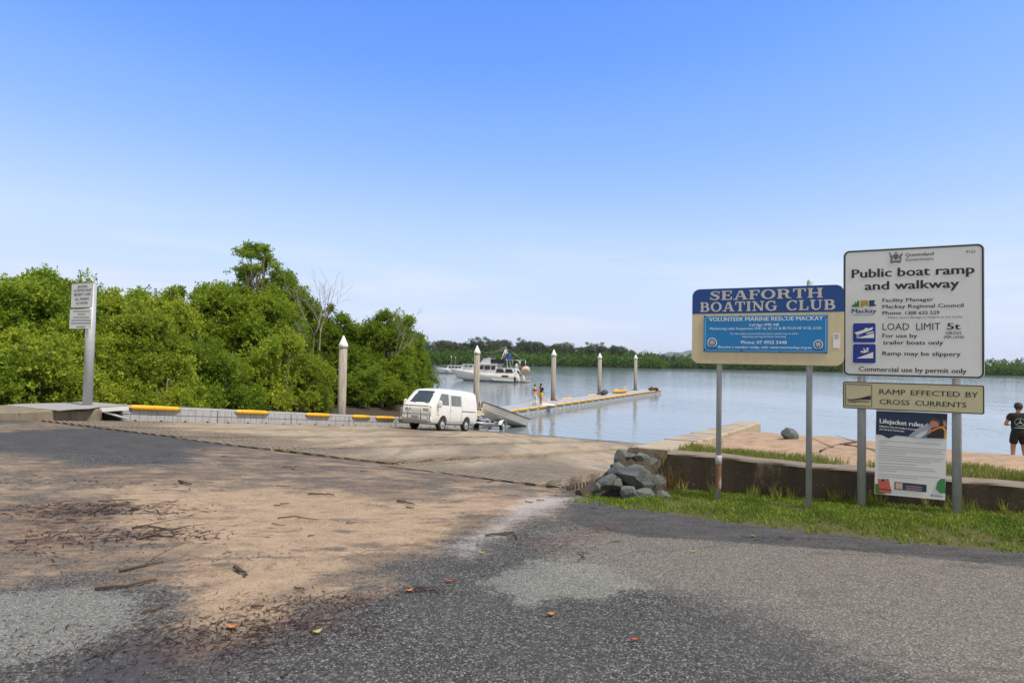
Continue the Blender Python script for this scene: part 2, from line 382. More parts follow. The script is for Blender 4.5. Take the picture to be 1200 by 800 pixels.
redm = t.math('MULTIPLY', mask('red', .6, .8, -.1, .3), t.ss(t.noise(t.mapping(P, (1, 1.8, 1), (0, 0, R(-20))), 7, 7, .75), .44, .56))
c = t.mix(t.math('MULTIPLY', redm, .85), c, redd)
wetm = mask('wet', .45, .5, -.1, .3)
c = t.mix(t.math('MULTIPLY', wetm, .7), c, t.mix(nm_, (.028, .027, .027), (.062, .058, .055)))
spk = t.math('MULTIPLY', t.ss(t.noise(P, 34, 2, .5), .70, .74), t.ss(nm_, .42, .6))
c = t.mix(t.math('MULTIPLY', spk, .75), c, (.025, .018, .014))
soil = t.mix(nm_, (.05, .05, .02), (.11, .10, .04))
trk = t.math('MULTIPLY', mask('track', .5, .6, -.05, .2), t.ss(t.noise(t.mapping(P, (3, 1, 1), (0, 0, R(60))), 5, 4, .6), .45, .6))
c = t.mix(t.math('MULTIPLY', trk, .7), c, (.15, .095, .05))
c = t.mix(mask('soil', .1, .12, -.02, .06), c, soil)
beach = t.mix(t.ss(nm_, .3, .7), (.27, .19, .122), (.40, .29, .195))
beach = t.mix(t.math('MULTIPLY', t.ss(t.noise(P, 2.6, 6, .7), .54, .66), .6), beach, (.19, .125, .08))
beach = t.mix(t.math('MULTIPLY', t.ss(nf, .56, .68), .6), beach, (.13, .08, .05))
c = t.mix(mask('beach', .35, .3, .55, 1.1), c, beach)
c = t.mix(t.ss(t.attr('mud'), -.1, .4), c, t.mix(nm_, (.035, .028, .02), (.075, .06, .043)))
ht = t.math('ADD', t.math('MULTIPLY', cr, t.math('SUBTRACT', 1., t.math('MULTIPLY', sandm, .8))), t.math('MULTIPLY', nm_, 1.2))
ht = t.math('ADD', ht, t.math('MULTIPLY', nf, t.math('ADD', .5, t.math('MULTIPLY', sandm, 1.6))))
rough = t.math('SUBTRACT', .92, t.math('MULTIPLY', wetm, .32))
t.bsdf(c, rough, 0, t.bump(ht, .55, .006), .25)
me.materials.append(t.mat)
tag(link('ground', me), kind='structure')

# ------------------------------------------------------------------ concrete lanes of the boat ramp
t = NT('ramp_concrete'); P = t.coord('World')
n1, n2, n3 = t.noise(P, .5, 4), t.noise(P, 3.2, 5, .65), t.noise(P, 30, 4)
cc = t.mix(t.ss(n2, .3, .7), (.20, .166, .119), (.385, .327, .243))
cc = t.mix(t.math('MULTIPLY', t.ss(n1, .45, .65), .6), cc, (.36, .27, .175))
dp = t.n('VectorMath', operation='DOT_PRODUCT'); t.l(P, dp.inputs[0]); dp.inputs[1].default_value = (.755/.125, .656/.125, 0)
wob = t.math('ADD', dp.outputs['Value'], t.math('MULTIPLY', n2, .5))
gr = t.math('ABSOLUTE', t.math('SUBTRACT', t.math('FRACT', wob), .5))
gam = t.math('MULTIPLY', t.ss(t.math('ADD', t.attr('groove'), t.math('MULTIPLY', t.math('SUBTRACT', n2, .5), 1.1)), .18, .55), t.ss(gr, .36, .22))
cc = t.mix(t.math('MULTIPLY', gam, .88), cc, (.045, .037, .028))
cc = t.mix(t.math('MULTIPLY', t.ss(t.attr('rib'), .18, .7), .92), cc, (.045, .037, .028))
long_ = t.noise(t.mapping(P, (1, .16, 1), (0, 0, R(27))), 1.6, 5, .6)
cc = t.mix(t.math('MULTIPLY', t.ss(long_, .48, .64), .6), cc, (.15, .128, .096))
cc = t.mix(t.math('MULTIPLY', t.ss(t.noise(P, 14, 3), .68, .73), .6), cc, (.05, .035, .025))
sepz = t.n('SeparateXYZ'); t.l(P, sepz.inputs[0])
wet = t.ss(t.math('ADD', sepz.outputs[2], t.math('MULTIPLY', t.math('SUBTRACT', n2, .5), .2)), -2.0, -2.14)
cc = t.mix(t.math('MULTIPLY', wet, .75), cc, (.06, .05, .038))
t.bsdf(cc, t.math('SUBTRACT', .88, t.math('MULTIPLY', wet, .55)), 0, t.bump(t.math('SUBTRACT', t.math('MULTIPLY', n3, .4), gam), .8, .02), .3)
RAMPM = t.mat
def make_lane(b0, b1, a0, a1, seed):
    rr = np.random.RandomState(seed)
    per = .16; nr = int((a1-a0)/per); bs = np.linspace(b0, b1, 16); prof = [(0, 0), (.5, 0), (.58, 1), (.92, 1)]
    vs = []; rb = []; gv = []; rows = 0
    for i in range(nr):
        for fr, dp in prof:
            a = a0 + (i+fr)*per; rows += 1
            for j, b in enumerate(bs):
                e = min(j, len(bs)-1-j)/7.5
                amp = .95*(e < .14)
                gv.append(min(1, max(0, 1-(a-a0)/3.6)*(.85+.45*math.sin(b*1.3+seed*1.9)) + .55*max(0, math.sin(a*.5+b*.8+seed)-.25)))
                amp = min(1, amp); x, y = xy(a, b)
                vs.append((x, y, float(zramp(a)) + .012 + .004*math.sin(b*2.2+a) - .03*dp*amp)); rb.append(dp*amp)
    nb = len(bs)
    fs = [(r*nb+j, r*nb+j+1, (r+1)*nb+j+1, (r+1)*nb+j) for r in range(rows-1) for j in range(nb-1)]
    n0 = len(vs); per_ = [r*nb for r in range(rows)][::-1] + list(range(nb)) + [r*nb+nb-1 for r in range(rows)]
    for k in per_:
        x, y, z = vs[k]; vs.append((x, y, z-.14)); rb.append(.3); gv.append(0)
    for k in range(len(per_)-1): fs.append((per_[k], per_[k+1], n0+k+1, n0+k))
    m = bpy.data.meshes.new('ramp_lane'); m.from_pydata(vs, [], fs)
    at = m.attributes.new('rib', 'FLOAT', 'POINT'); at.data.foreach_set('value', np.array(rb, np.float32))
    at = m.attributes.new('groove', 'FLOAT', 'POINT'); at.data.foreach_set('value', np.array(gv, np.float32))
    m.materials.append(RAMPM); m.update()
    tag(link('ramp', m), kind='structure')
lanes = [(-6.30, -3.25, 7.85), (-9.25, -6.36, 8.4), (-12.18, -9.31, 8.4), (-15.48, -12.24, 8.75), (-18.85, -15.54, 8.95)]
for i, (b0, b1, a0) in enumerate(lanes): make_lane(b0, b1, a0, 36., i)

# ------------------------------------------------------------------ water
t = NT('creek_water'); P = t.coord('World')
big = t.noise(t.mapping(P, (1, .55, 1)), .035, 3)
far_ = t.noise(t.mapping(P, (1, .35, 1)), .012, 3)
h1 = t.noise(t.mapping(P, (1, .8, 1), (0, 0, .3)), 1.5, 3, .5)
h2 = t.noise(t.mapping(P, (1, .6, 1), (0, 0, -.2)), .38, 2, .5)
h3 = t.noise(P, 5.5, 2, .5)
hh = t.math('ADD', t.math('MULTIPLY', h1, .5), t.math('ADD', t.math('MULTIPLY', h2, 1.), t.math('MULTIPLY', h3, .12)))
stg = t.lin(t.math('ADD', big, t.math('MULTIPLY', far_, .8)), .72, 1.08, .22, .75)
q = t.bsdf((.16, .205, .235), .08, 0, t.bump(hh, stg, .12), .5); q.inputs['IOR'].default_value = 1.333
mb = MB(); mb.add([(-3500, 14, WATER), (3500, 14, WATER), (3500, 6900, WATER), (-3500, 6900, WATER)], [(0, 1, 2, 3)])
mb.add([(-3500, -350, WATER), (-13, -350, WATER), (-13, 14, WATER), (-3500, 14, WATER)], [(0, 1, 2, 3)])
mb.add([(9, -350, WATER), (3500, -350, WATER), (3500, 14, WATER), (9, 14, WATER)], [(0, 1, 2, 3)])
tag(mb.build('water', t.mat, normals=False), kind='structure')

# ------------------------------------------------------------------ far shore: land, mangrove belt, gum trees, hill
shore_px = [(-900, 402.5), (300, 423.3), (490, 427), (640, 429.3), (774, 432), (780, 431.2), (900, 434), (1180, 440), (1500, 447)]
shore = [atz(px, py, WATER) for px, py in shore_px]
t = NT('far_bank'); P = t.coord('World'); t.bsdf(t.mix(t.noise(P, .2, 4), (.03, .035, .012), (.06, .055, .03)), .9)
mb = MB(); top = [(p.x, p.y, WATER+.35) for p in shore]+[(2500, 3600, WATER+1), (-2500, 3600, WATER+1)]
bot = [(x, y, -5) for x, y, z in top]; n_ = len(top)
mb.add(top+bot, [list(range(n_))]+[(i, i+n_, (i+1) % n_+n_, (i+1) % n_) for i in range(n_)])
tag(mb.build('far_bank_terrain', t.mat), kind='structure')

def leaf_mat(name, dark, mid, lite, trans=.35, rough=.5, big=.6):
    t = NT(name); P = t.coord('World')
    isl = t.n('NewGeometry').outputs['Random Per Island']
    oi = t.n('ObjectInfo').outputs['Random']
    f = t.math('ADD', t.math('MULTIPLY', isl, .55), t.math('ADD', t.math('MULTIPLY', t.ss(t.noise(P, big, 5, .65), .3, .7), .40), t.math('MULTIPLY', oi, .32)))
    col = t.ramp(t.math('MULTIPLY', f, .8), [(.12, dark), (.5, mid), (.88, lite)])
    q = t.bsdf(col, rough, 0, None, .2)
    tr = t.n('BsdfTranslucent'); t.l(t.mix(.5, col, lite), tr.inputs[0])
    ms = t.n('MixShader'); ms.inputs[0].default_value = trans
    t.l(q.outputs[0], ms.inputs[1]); t.l(tr.outputs[0], ms.inputs[2]); t.l(ms.outputs[0], t.out.inputs[0])
    return t.mat
def bark_mat(name, c0, c1):
    t = NT(name); P = t.coord('Object')
    n_ = t.noise(t.mapping(P, (1, 1, .25)), 9, 5, .65)
    t.bsdf(t.mix(n_, c0, c1), .85, 0, t.bump(n_, .6, .02)); return t.mat
BARK = bark_mat('mangrove_bark', (.10, .085, .065), (.24, .21, .17))
GUMBARK = bark_mat('gum_bark', (.16, .14, .11), (.36, .33, .28))
DEADBARK = bark_mat('dead_bark', (.16, .14, .12), (.34, .31, .27))
LEAF_A = leaf_mat('mangrove_leaf', (.042, .092, .010), (.160, .265, .020), (.38, .47, .042), .48)
LEAF_B = leaf_mat('mangrove_leaf_yellow', (.080, .138, .012), (.235, .32, .026), (.44, .51, .055), .48)
LEAF_FAR = leaf_mat('far_mangrove_leaf', (.035, .085, .008), (.075, .16, .012), (.12, .21, .02), .3, .6, .06)
LEAF_GUM = leaf_mat('gum_leaf', (.045, .065, .034), (.09, .12, .06), (.15, .175, .095), .3, .6, .08)

def rand_dirs(rs, n):
    v = rs.normal(size=(n, 3)); return v/np.linalg.norm(v, axis=1, keepdims=True)
def leaf_quads(rs, c, ax, L, W, fold=.25):
    """diamond leaves: c base (n,3), ax direction (n,3)"""
    n = len(c); side = np.cross(ax, rand_dirs(rs, n)); side /= np.linalg.norm(side, axis=1, keepdims=True)+1e-9
    nrm = np.cross(ax, side)
    L = np.broadcast_to(L, (n,))[:, None]*(.7+.6*rs.rand(n, 1)); Wd = L*W
    V = np.empty((n, 4, 3)); V[:, 0] = c; V[:, 2] = c+ax*L
    m = c+ax*L*.52+nrm*Wd*fold
    V[:, 1] = m-side*Wd; V[:, 3] = m+side*Wd
    return V
def rosettes(rs, cen, rad, n, k, L, W, keep=lambda p: np.ones(len(p), bool), shell=.55, up=.35):
    d = rand_dirs(rs, n); r = shell+(1-shell)*rs.rand(n, 1)**.6
    p = np.array(cen)+d*r*np.array(rad)
    ok = keep(p); p, d = p[ok], d[ok]; n = len(p)
    ax = d*.8+np.array([0, 0, up])+rs.normal(size=(n, 3))*.35; ax /= np.linalg.norm(ax, axis=1, keepdims=True)
    pp = np.repeat(p, k, 0)+rs.normal(size=(n*k, 3))*L*.35; aa = np.repeat(ax, k, 0)*.55+rand_dirs(rs, n*k)*.85
    aa /= np.linalg.norm(aa, axis=1, keepdims=True)
    return leaf_quads(rs, pp, aa, L, W), p
def lump(p, s, ph):
    return (np.sin(p[:, 0]*s+ph)+np.sin(p[:, 1]*s*1.13+ph*1.7)+np.sin(p[:, 2]*s*1.21+ph*2.3)+.8*np.sin(p[:, 0]*s*2.3-p[:, 2]*s*1.9+ph)
            + .6*np.sin(p[:, 1]*s*3.1+p[:, 2]*s*2.7))

# belt of mangroves along the far shore: one mass
rs = np.random.RandomState(3); Vs = []
def shore_at(f):
    k = f*(len(shore)-1); i = min(int(k), len(shore)-2); return shore[i].lerp(shore[i+1], k-i)
def shore_y(x):
    return float(np.interp(x, [p.x for p in shore], [p.y for p in shore]))
segx = np.arange(-70, 420, 3.4)
for x0 in segx:
    for row in range(6):
        x = x0+rs.uniform(-2, 2); front = shore_y(x)
        if x > 94: front += 0
        y = front+2.5+row*6+rs.uniform(-1.5, 1.5)
        hgt = rs.uniform(4.2, 6.4)+row*1.05
        if x > 97: hgt *= .95
        rx = rs.uniform(2.4, 3.8)
        q_, _ = rosettes(rs, (x, y, WATER+.3+hgt*.48), (rx, 2.6, hgt*.56), int(70*(1 if row < 2 else .6)), 4, .85, .42, shell=.72)
        Vs.append(q_)
tag(quads('far_mangrove_belt', np.concatenate(Vs), LEAF_FAR), 'low bright green belt of mangroves along the far bank of the creek', 'mangroves', kind='stuff')

def gum_mesh(seed):
    rs = np.random.RandomState(seed); hgt = rs.uniform(14, 18); V = []; mb = MB()
    lean = rs.uniform(-1, 1, 2); tops = []
    mb.tube([(0, 0, 0), (lean[0]*.5, lean[1]*.5, hgt*.35), (lean[0], lean[1], hgt*.75)], [.28, .22, .1], 6)
    for k in range(rs.randint(13, 19)):
        an = rs.uniform(0, 6.28); z = hgt*rs.uniform(.5, .95); rr = rs.uniform(.6, 3.4)*(1.1-(z/hgt-.5))
        cpos = (lean[0]+rr*math.cos(an), lean[1]+rr*math.sin(an), z)
        mb.tube([(lean[0]*.7, lean[1]*.7, z*.62), cpos], [.11, .04], 5)
        rad = rs.uniform(.8, 1.9)
        q_, _ = rosettes(rs, cpos, (rad*1.25, rad*1.25, rad*.95), 40, 4, .50, .34, shell=.05, up=0); V.append(q_)
    return mb, np.concatenate(V)
gums = []
for k in range(5):
    mb, V = gum_mesh(40+k)
    e = empty('gum_tree', (0, 0, 0)); mb.build('trunk', GUMBARK, e); quads('crown', V, LEAF_GUM, e); gums.append(e)
used = set()
gl = ['tall grey green gum tree in the row above the far mangroves', ]
px_ = 470.
while px_ < 800:
    for row in range(2):
        k = rnd.randrange(5); o = gums[k] if k not in used else copy_tree(gums[k]); used.add(k)
        px = px_+rnd.uniform(-5, 5)
        d_ = ray(px, 400); yy = shore_y(d_.x*390)+rnd.uniform(26, 40)+row*16
        p = (d_.x*yy, yy, WATER+.3); o.location = p; o.rotation_euler.z = rnd.uniform(0, 6.28)
        tp = np.interp(px, [470, 520, 600, 680, 730, 745, 770, 800], [394, 398, 397, 403, 404, 411, 415, 418])+rnd.uniform(-2, 7)
        hz = 419.6+(px-500)*.0189
        want = (hz-tp)/FPX*yy+EYE-p[2]
        s_ = max(.35, want/16.5); o.scale = (s_*rnd.uniform(.9, 1.2),)*2+(s_,)
        tag(o, gl[0], 'tree', 'gum trees behind the far mangroves')
    px_ += rnd.uniform(3.6, 5.6)
for k, e in enumerate(gums):
    if k not in used:
        for ch in list(e.children): bpy.data.objects.remove(ch)
        bpy.data.objects.remove(e)

t = NT('hill_forest'); P = t.coord('World'); t.bsdf(t.mix(t.noise(P, .02, 4), (.03, .05, .03), (.06, .08, .05)), .9)
mb = MB(); HY = 6500.; n_ = 40; rows = []
for j in range(9):
    row = []
    for i in range(n_+1):
        x = 1290+i*30; f = i/n_
        prof = 30*math.exp(-((f-.28)/.13)**2)+46*math.exp(-((f-.52)/.2)**2)+6*math.sin(f*30)*math.exp(-((f-.5)/.3)**2)
        row.append((x, HY+(j-4)*110, max(-3, 2.1*(prof+14*math.exp(-((f-.45)/.35)**2))*math.cos((j-4)/4*math.pi/2)-2)))
    rows.append(row)
mb.loft(rows, closed=False, caps=False); tag(mb.build('hills', t.mat, normals=False), kind='structure')

# ------------------------------------------------------------------ retaining wall, ramp kerb wall, rubble, abutment
t = NT('stained_wall_concrete'); P = t.coord('World')
n1, n2, n3 = t.noise(P, 1.3, 4), t.noise(t.mapping(P, (1, 1, .4)), 5.5, 6, .7), t.noise(P, 45, 4)
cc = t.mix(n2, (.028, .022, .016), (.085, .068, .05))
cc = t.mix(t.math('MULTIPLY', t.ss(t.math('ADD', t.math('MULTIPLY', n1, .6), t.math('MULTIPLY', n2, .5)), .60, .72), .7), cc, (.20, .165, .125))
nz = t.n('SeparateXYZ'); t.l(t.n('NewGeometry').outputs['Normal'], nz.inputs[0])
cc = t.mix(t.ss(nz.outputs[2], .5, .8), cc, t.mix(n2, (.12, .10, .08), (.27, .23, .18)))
cc = t.mix(t.math('MULTIPLY', t.ss(n3, .66, .72), .5), cc, (.36, .33, .28))
t.bsdf(cc, .92, 0, t.bump(t.math('ADD', n2, t.math('MULTIPLY', n3, .4)), .7, .012), .2); WALLM = t.mat
t = NT('weathered_slab_concrete'); P = t.coord('World')
n2, n3 = t.noise(P, 4, 6, .68), t.noise(P, 40, 4)
cc = t.mix(n2, (.25, .205, .15), (.44, .38, .29))
cc = t.mix(t.math('MULTIPLY', t.ss(t.noise(P, 1.6, 5), .52, .68), .6), cc, (.17, .14, .10))
cc = t.mix(t.math('MULTIPLY', t.ss(n3, .64, .7), .5), cc, (.10, .08, .06))
t.bsdf(cc, .9, 0, t.bump(t.math('ADD', n2, n3), .5, .01), .25); SLABM = t.mat

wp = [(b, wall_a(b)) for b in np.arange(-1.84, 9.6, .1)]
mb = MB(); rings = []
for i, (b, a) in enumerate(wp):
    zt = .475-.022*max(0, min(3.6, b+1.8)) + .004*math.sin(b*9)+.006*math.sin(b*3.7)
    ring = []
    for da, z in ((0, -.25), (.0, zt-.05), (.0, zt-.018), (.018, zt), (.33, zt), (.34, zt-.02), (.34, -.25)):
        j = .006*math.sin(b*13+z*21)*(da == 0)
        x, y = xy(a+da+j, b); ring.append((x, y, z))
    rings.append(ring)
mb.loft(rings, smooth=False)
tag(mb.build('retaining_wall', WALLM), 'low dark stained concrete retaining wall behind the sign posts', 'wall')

mb = MB(); rings = []
for a in np.arange(8.42, 20.31, .22):
    zt = .435-.0485*(a-8.4)+.004*math.sin(a*6)
    jl = .02*math.sin(a*4.1)+.015*math.sin(a*11)
    pr = [(-2.50+jl, -2.6), (-2.48+jl, zt-.03), (-2.45+jl, zt), (-1.95, zt), (-1.92, zt-.03), (-1.92, -2.6)]
    rings.append([(*xy(a, b), z) for b, z in pr])
za = .435-.0485*(20.2-8.4)
for k in range(1, 7):                       # the far end falls in a hollow curve
    an = k/6*math.pi/2; a = 20.2+.9*(1-math.cos(an))*.9; zt = za-.75*math.sin(an)**1.6*.95
    pr = [(-2.50, -2.6), (-2.48, zt-.03), (-2.45, zt), (-1.95, zt), (-1.92, zt-.03), (-1.92, -2.6)]
    rings.append([(*xy(a, b), z) for b, z in pr])
mb.loft(rings, smooth=False)
kw = tag(mb.build('kerb_wall', SLABM), 'pale concrete wall running down the right edge of the ramp to a hollow curved end', 'wall')
mb = MB()
for a in (10.4, 12.6, 14.7, 16.9):         # open joints across its top
    zt = .435-.0485*(a-8.4)
    x0, y0 = xy(a, -2.47); x1, y1 = xy(a+.05, -1.94)
    mb.tube([(x0, y0, zt-.004), (x1, y1, zt-.004)], .012, 5)
mb.build('joint', pmat('joint_grime', (.05, .04, .03), .95), kw)

# rubble end: mortar mound with set stones
t = NT('rubble_stone'); P = t.coord('World')
n2, n3 = t.noise(P, 7, 6, .7), t.noise(P, 38, 5, .65)
oi = t.n('ObjectInfo').outputs['Random']
cc = t.mix(n2, (.032, .036, .035), (.175, .19, .182))
cc = t.mix(t.math('MULTIPLY', oi, .5), cc, (.09, .12, .10), 'MIX')
cc = t.mix(t.math('MULTIPLY', t.ss(n3, .6, .7), .5), cc, (.36, .37, .36))
cc = t.mix(t.math('MULTIPLY', t.ss(t.noise(P, 3.3, 4), .56, .68), .6), cc, (.055, .05, .035))
t.bsdf(cc, .75, 0, t.bump(t.math('ADD', n2, t.math('MULTIPLY', n3, .5)), .8, .02), .35); STONE = t.mat
def rock_mesh(dx, dy, dz, seed, cuts=24):
    rs = np.random.RandomState(seed); bm = bmesh.new()
    bmesh.ops.create_icosphere(bm, subdivisions=3 if cuts < 12 else 4, radius=1)
    pl = [(Vector(d), rs.uniform(.5, .85) if cuts < 12 else rs.uniform(.56, .74)) for d in rand_dirs(rs, cuts)]
    for v in bm.verts:
        r = 1.0; d = v.co.normalized()
        for n_, k in pl:
            c_ = d.dot(n_)
            if c_ > 1e-3: r = min(r, k/c_)
        r *= 1.12*(1+.045*mnoise.noise(d*4+Vector((seed, 0, 0))))
        v.co = Vector((d.x*dx*r, d.y*dy*r, d.z*dz*r))
    return bm
MORTAR = pmat('sandy_mortar', (.055, .043, .032), .95, .5, 7, bump=1., bsc=25, dirt=(.02, .016, .012), dirt_amt=.95)
mb = MB(); rings = []
for k in range(25):                          # the mound spreads from the kerb wall's near end
    f = k/24
    a = 8.43-.98*f; zt = .40*(1-f**1.2)+.035*math.sin(k*1.05)*(1-f)-.13*f**3; wl = .10+.36*f**.8; wr = .02+.14*f
    pr = []
    for q in range(33):
        g = q/32; b = (-2.42-wl)*(1-g)+(-1.92+wr)*g
        z = zt*min(1, 1.7*math.sin(math.pi*min(1, max(0, g)))**.7)+.06*mnoise.noise(Vector((a*7, b*7, 3)))+.03*mnoise.noise(Vector((a*19, b*19, 3)))-.03*(g in (0, 1))
        x, y = xy(a, b); pr.append((x, y, max(z, -.22)))
    rings.append([(pr[0][0], pr[0][1], -.3)]+pr+[(pr[-1][0], pr[-1][1], -.3)])
mb.loft(rings, smooth=True)
tag(mb.build('mortar_mound', MORTAR), 'crumbling sandy mortar mound at the near end of the kerb wall', 'mound')
def stone(px, py, depth, dx, dy, dz, seed, rot, label):
    p = atd(px, py, depth); mb = MB(); k_ = 1.14; mb.bm(rock_mesh(dx*k_, dy*k_, dz*k_, seed))
    o = mb.build('stone', STONE, loc=p); o.rotation_euler = rot
    tag(o, label, 'stone', 'stones set in the rubble mound')
stone(740.5, 557, 7.88, .30, .20, .135, 1, (.1, .05, -.25), 'largest greenish grey stone across the middle of the rubble mound')
stone(752, 536.5, 8.32, .115, .1, .085, 2, (.3, .2, .4), 'pale grey stone high in the mound just under the kerb slab')
stone(765.5, 550, 8.2, .10, .10, .125, 3, (.1, .2, .2), 'upright blue grey stone on the right of the largest stone')
stone(767, 536, 8.45, .085, .09, .07, 4, (.4, .1, .9), 'small dark stone under the slab corner beside the retaining wall')
stone(727.5, 536, 8.5, .10, .12, .125, 5, (.2, .5, .1), 'dark round stone at the top left shoulder of the mound')
stone(724, 547.5, 8.1, .11, .12, .06, 6, (.05, .1, .5), 'flat pale stone resting left of the middle of the mound')
stone(745.5, 548, 8.12, .12, .1, .045, 7, (.1, -.1, .1), 'thin pale stone lying on top of the largest stone')
stone(708.5, 566, 7.75, .075, .08, .20, 8, (.35, .85, .1), 'long leaning grey slab of stone on the left flank of the mound')
stone(735, 577, 7.5, .09, .1, .10, 9, (.3, .1, .8), 'dark round stone low in front of the mound')
stone(754.5, 579, 7.45, .145, .11, .085, 10, (.05, .05, -.2), 'pointed blue grey stone at the foot of the mound on the grass')
stone(776, 580.5, 7.45, .09, .09, .075, 11, (.1, .2, .4), 'small pale stone at the right foot of the mound beside the grass')
stone(699.5, 571, 7.6, .05, .05, .06, 12, (.1, .2, .4), 'small dark stone at the bottom of the leaning slab')
stone(739, 537, 8.42, .10, .1, .10, 13, (.2, .3, .7), 'mid grey stone between the dark shoulder stone and the pale high one')
stone(771, 566, 7.85, .12, .11, .12, 14, (.4, .1, .2), 'dark stone in the shadowed right side of the mound above the grass')
stone(758, 569, 7.7, .09, .1, .07, 15, (.1, .3, .9), 'dark brown grey stone just below the right end of the largest stone')
stone(722, 566, 7.75, .10, .1, .09, 16, (.3, .2, .1), 'sandy grey stone between the leaning slab and the low dark stone')
p = gnd(925, 514); mb = MB(); mb.bm(rock_mesh(.17, .16, .17, 21, 8)); o = mb.build('rock', STONE, loc=(p.x, p.y, p.z+.07)); o.rotation_euler = (.2, .1, .5)
tag(o, 'lone grey rock lying on the sand behind the retaining wall', 'rock')

# abutment on the left with the steel gangway plate
ABUT = pmat('abutment_concrete', (.20, .165, .12), .92, .4, 5, bump=.7, bsc=30, dirt=(.05, .045, .035), dirt_amt=.8)
mb = MB(); rings = []
for a in np.arange(4.2, 10.46, .25):
    zt = .17-.034*max(0, a-5.2) - .10*max(0, 6.2-a)
    zt += .012*math.sin(a*5)
    pr = [(-18.25, -1.6), (-18.25+.01*math.sin(a*7), zt-.03), (-18.30, zt), (-20.95, zt), (-21, -1.6)]
    rings.append([(*xy(a, b), z) for b, z in pr])
mb.loft(rings, smooth=False)
tag(mb.build('abutment', ABUT), 'weathered concrete abutment beneath the tall double notice post', 'abutment')
ALU = pmat('galvanised_plate', (.33, .33, .32), .6, .2, 5, .15, .2, 60)
PLASTIC = pmat('grey_pontoon_plastic', (.36, .37, .385), .55, .10, 3, dirt=(.16, .14, .11), dirt_amt=.5)
e = empty('gangway_ramp', (*xy(10.5, -19.7), 0), RAMP_ROT)
def abl(a, b, z): return (b+19.7, a-10.5, z)
mb = MB(); rings = []
for a, z in ((9.2, .062), (9.6, .075), (10.0, .066), (10.55, .05), (11.4, .045)):
    rings.append([abl(a, -18.0 if a < 10.4 else -18.5, z), abl(a, -20.7, z), abl(a, -20.7, z-.02), abl(a, -18.0 if a < 10.4 else -18.5, z-.02)])
mb.loft(rings, smooth=False); mb.build('plate', ALU, e)
mb = MB(); mb.box(1.12, 1.2, .03, .86, -.10, .02); mb.build('side_rail', pmat('white_rail', (.6, .6, .58), .5), e)
mb = MB(); mb.tube([(1.1, .05, -.05), (1.12, .86, -.36)], .035, 6); mb.build('brace', pmat('white_rail', (.6, .6, .58), .5), e)
tag(e, 'thin grey steel gangway plate bridging from the abutment onto the floating walkway', 'gangway')

# ------------------------------------------------------------------ floating walkway (hinged sections, one thing)
YEL = pmat('yellow_bumper', (.68, .38, .012), .5, .14, 3, dirt=(.30, .20, .05), dirt_amt=.6)
BLACK = pmat('black_pin', (.015, .015, .016), .5)
LB = -18.87; A0 = 11.35; SEC = 3.312
def deck_z(a): return max(float(zramp(a)), WATER) + .44 if a < 29 else WATER+.44
e_w = empty('floating_walkway', (*xy(A0, LB), deck_z(A0)-.44))
e_w.rotation_euler.z = RAMP_ROT
def wl(a, b, z): return Vector((b-LB, a-A0, z-(deck_z(A0)-.44)))
def bumper(a0, a1, par):
    mb = MB(); L = a1-a0; pts = []; rad = []
    for f, r in ((0, .02), (.14/L, .078), (.5, .084), (1-.14/L, .078), (1, .02)):
        a = a0+L*f; pts.append(wl(a, LB+.035, deck_z(a)-.015)); rad.append(r)
    mb.tube(pts, rad, 10); return mb.build('bumper', YEL, par)
bump_spec = {0: [(11.55, 13.25)], 1: [(15.35, 16.85)], 2: [(18.7, 20.1)], 3: [(21.45, 22.7), (23.05, 24.5)]}
NSEC = 20
for i in range(NSEC):
    a0 = A0+i*SEC+.02; a1 = A0+(i+1)*SEC-.02
    mb = MB(); nm = 12; step = (a1-a0)/nm
    core = [[wl(a, b, deck_z(a)+dz) for b, dz in ((LB-.035, -.46), (LB-.035, -.012), (LB-2.36, -.012), (LB-2.36, -.46))] for a in (a0, a1)]
    mb.loft(core, smooth=False)
    for k in range(nm):                       # the moulded cells of its face and deck
        p0, p1 = a0+k*step+.006, a0+(k+1)*step-.006
        for h0, h1 in ((-.46, -.235), (-.225, -.03)):
            mb.loft([[wl(a, b, deck_z(a)+dz) for b, dz in ((LB-.04, h0), (LB, h0+.008), (LB, h1-.008), (LB-.04, h1))] for a in (p0, p1)], smooth=False)
        for b0, b1 in ((LB-.02, LB-.55), (LB-.57, LB-1.15), (LB-1.17, LB-1.75), (LB-1.77, LB-2.36)):
            mb.loft([[wl(a, b, deck_z(a)+dz) for b, dz in ((b0, -.014), (b0-.01, .0), (b1+.01, .0), (b1, -.014))] for a in (p0, p1)], smooth=False)
    sec = mb.build('pontoon_section', PLASTIC, e_w)
    for k in range(4):
        a = a0+(k+.5)*SEC/4; mb = MB()
        c0 = wl(a, LB+.012, deck_z(a)-.43); mb.tube([c0+Vector((-.03, 0, 0)), c0+Vector((.012, 0, 0))], .045, 8)
        mb.build('pin', BLACK, sec)
    if i in bump_spec: lst = bump_spec[i]
    else: lst = [(a0+.12, a0+1.52), (a0+1.75, a0+3.15)]
    for q in lst: bumper(*q, sec)
    if i in (6, 7, 10, 11, 12, 14, 15):           # bumpers along the far edge
        mb = MB(); am = a0+.3; mb.tube([wl(am, LB-2.36, deck_z(am)), wl(am+.1, LB-2.38, deck_z(am)), wl(am+2.2, LB-2.38, deck_z(am)), wl(am+2.3, LB-2.36, deck_z(am))], [.03, .09, .09, .03], 8)
        mb.build('bumper', YEL, sec)
tag(e_w, 'long floating walkway of pale grey plastic pontoons with yellow bumpers beside the ramp', 'walkway')

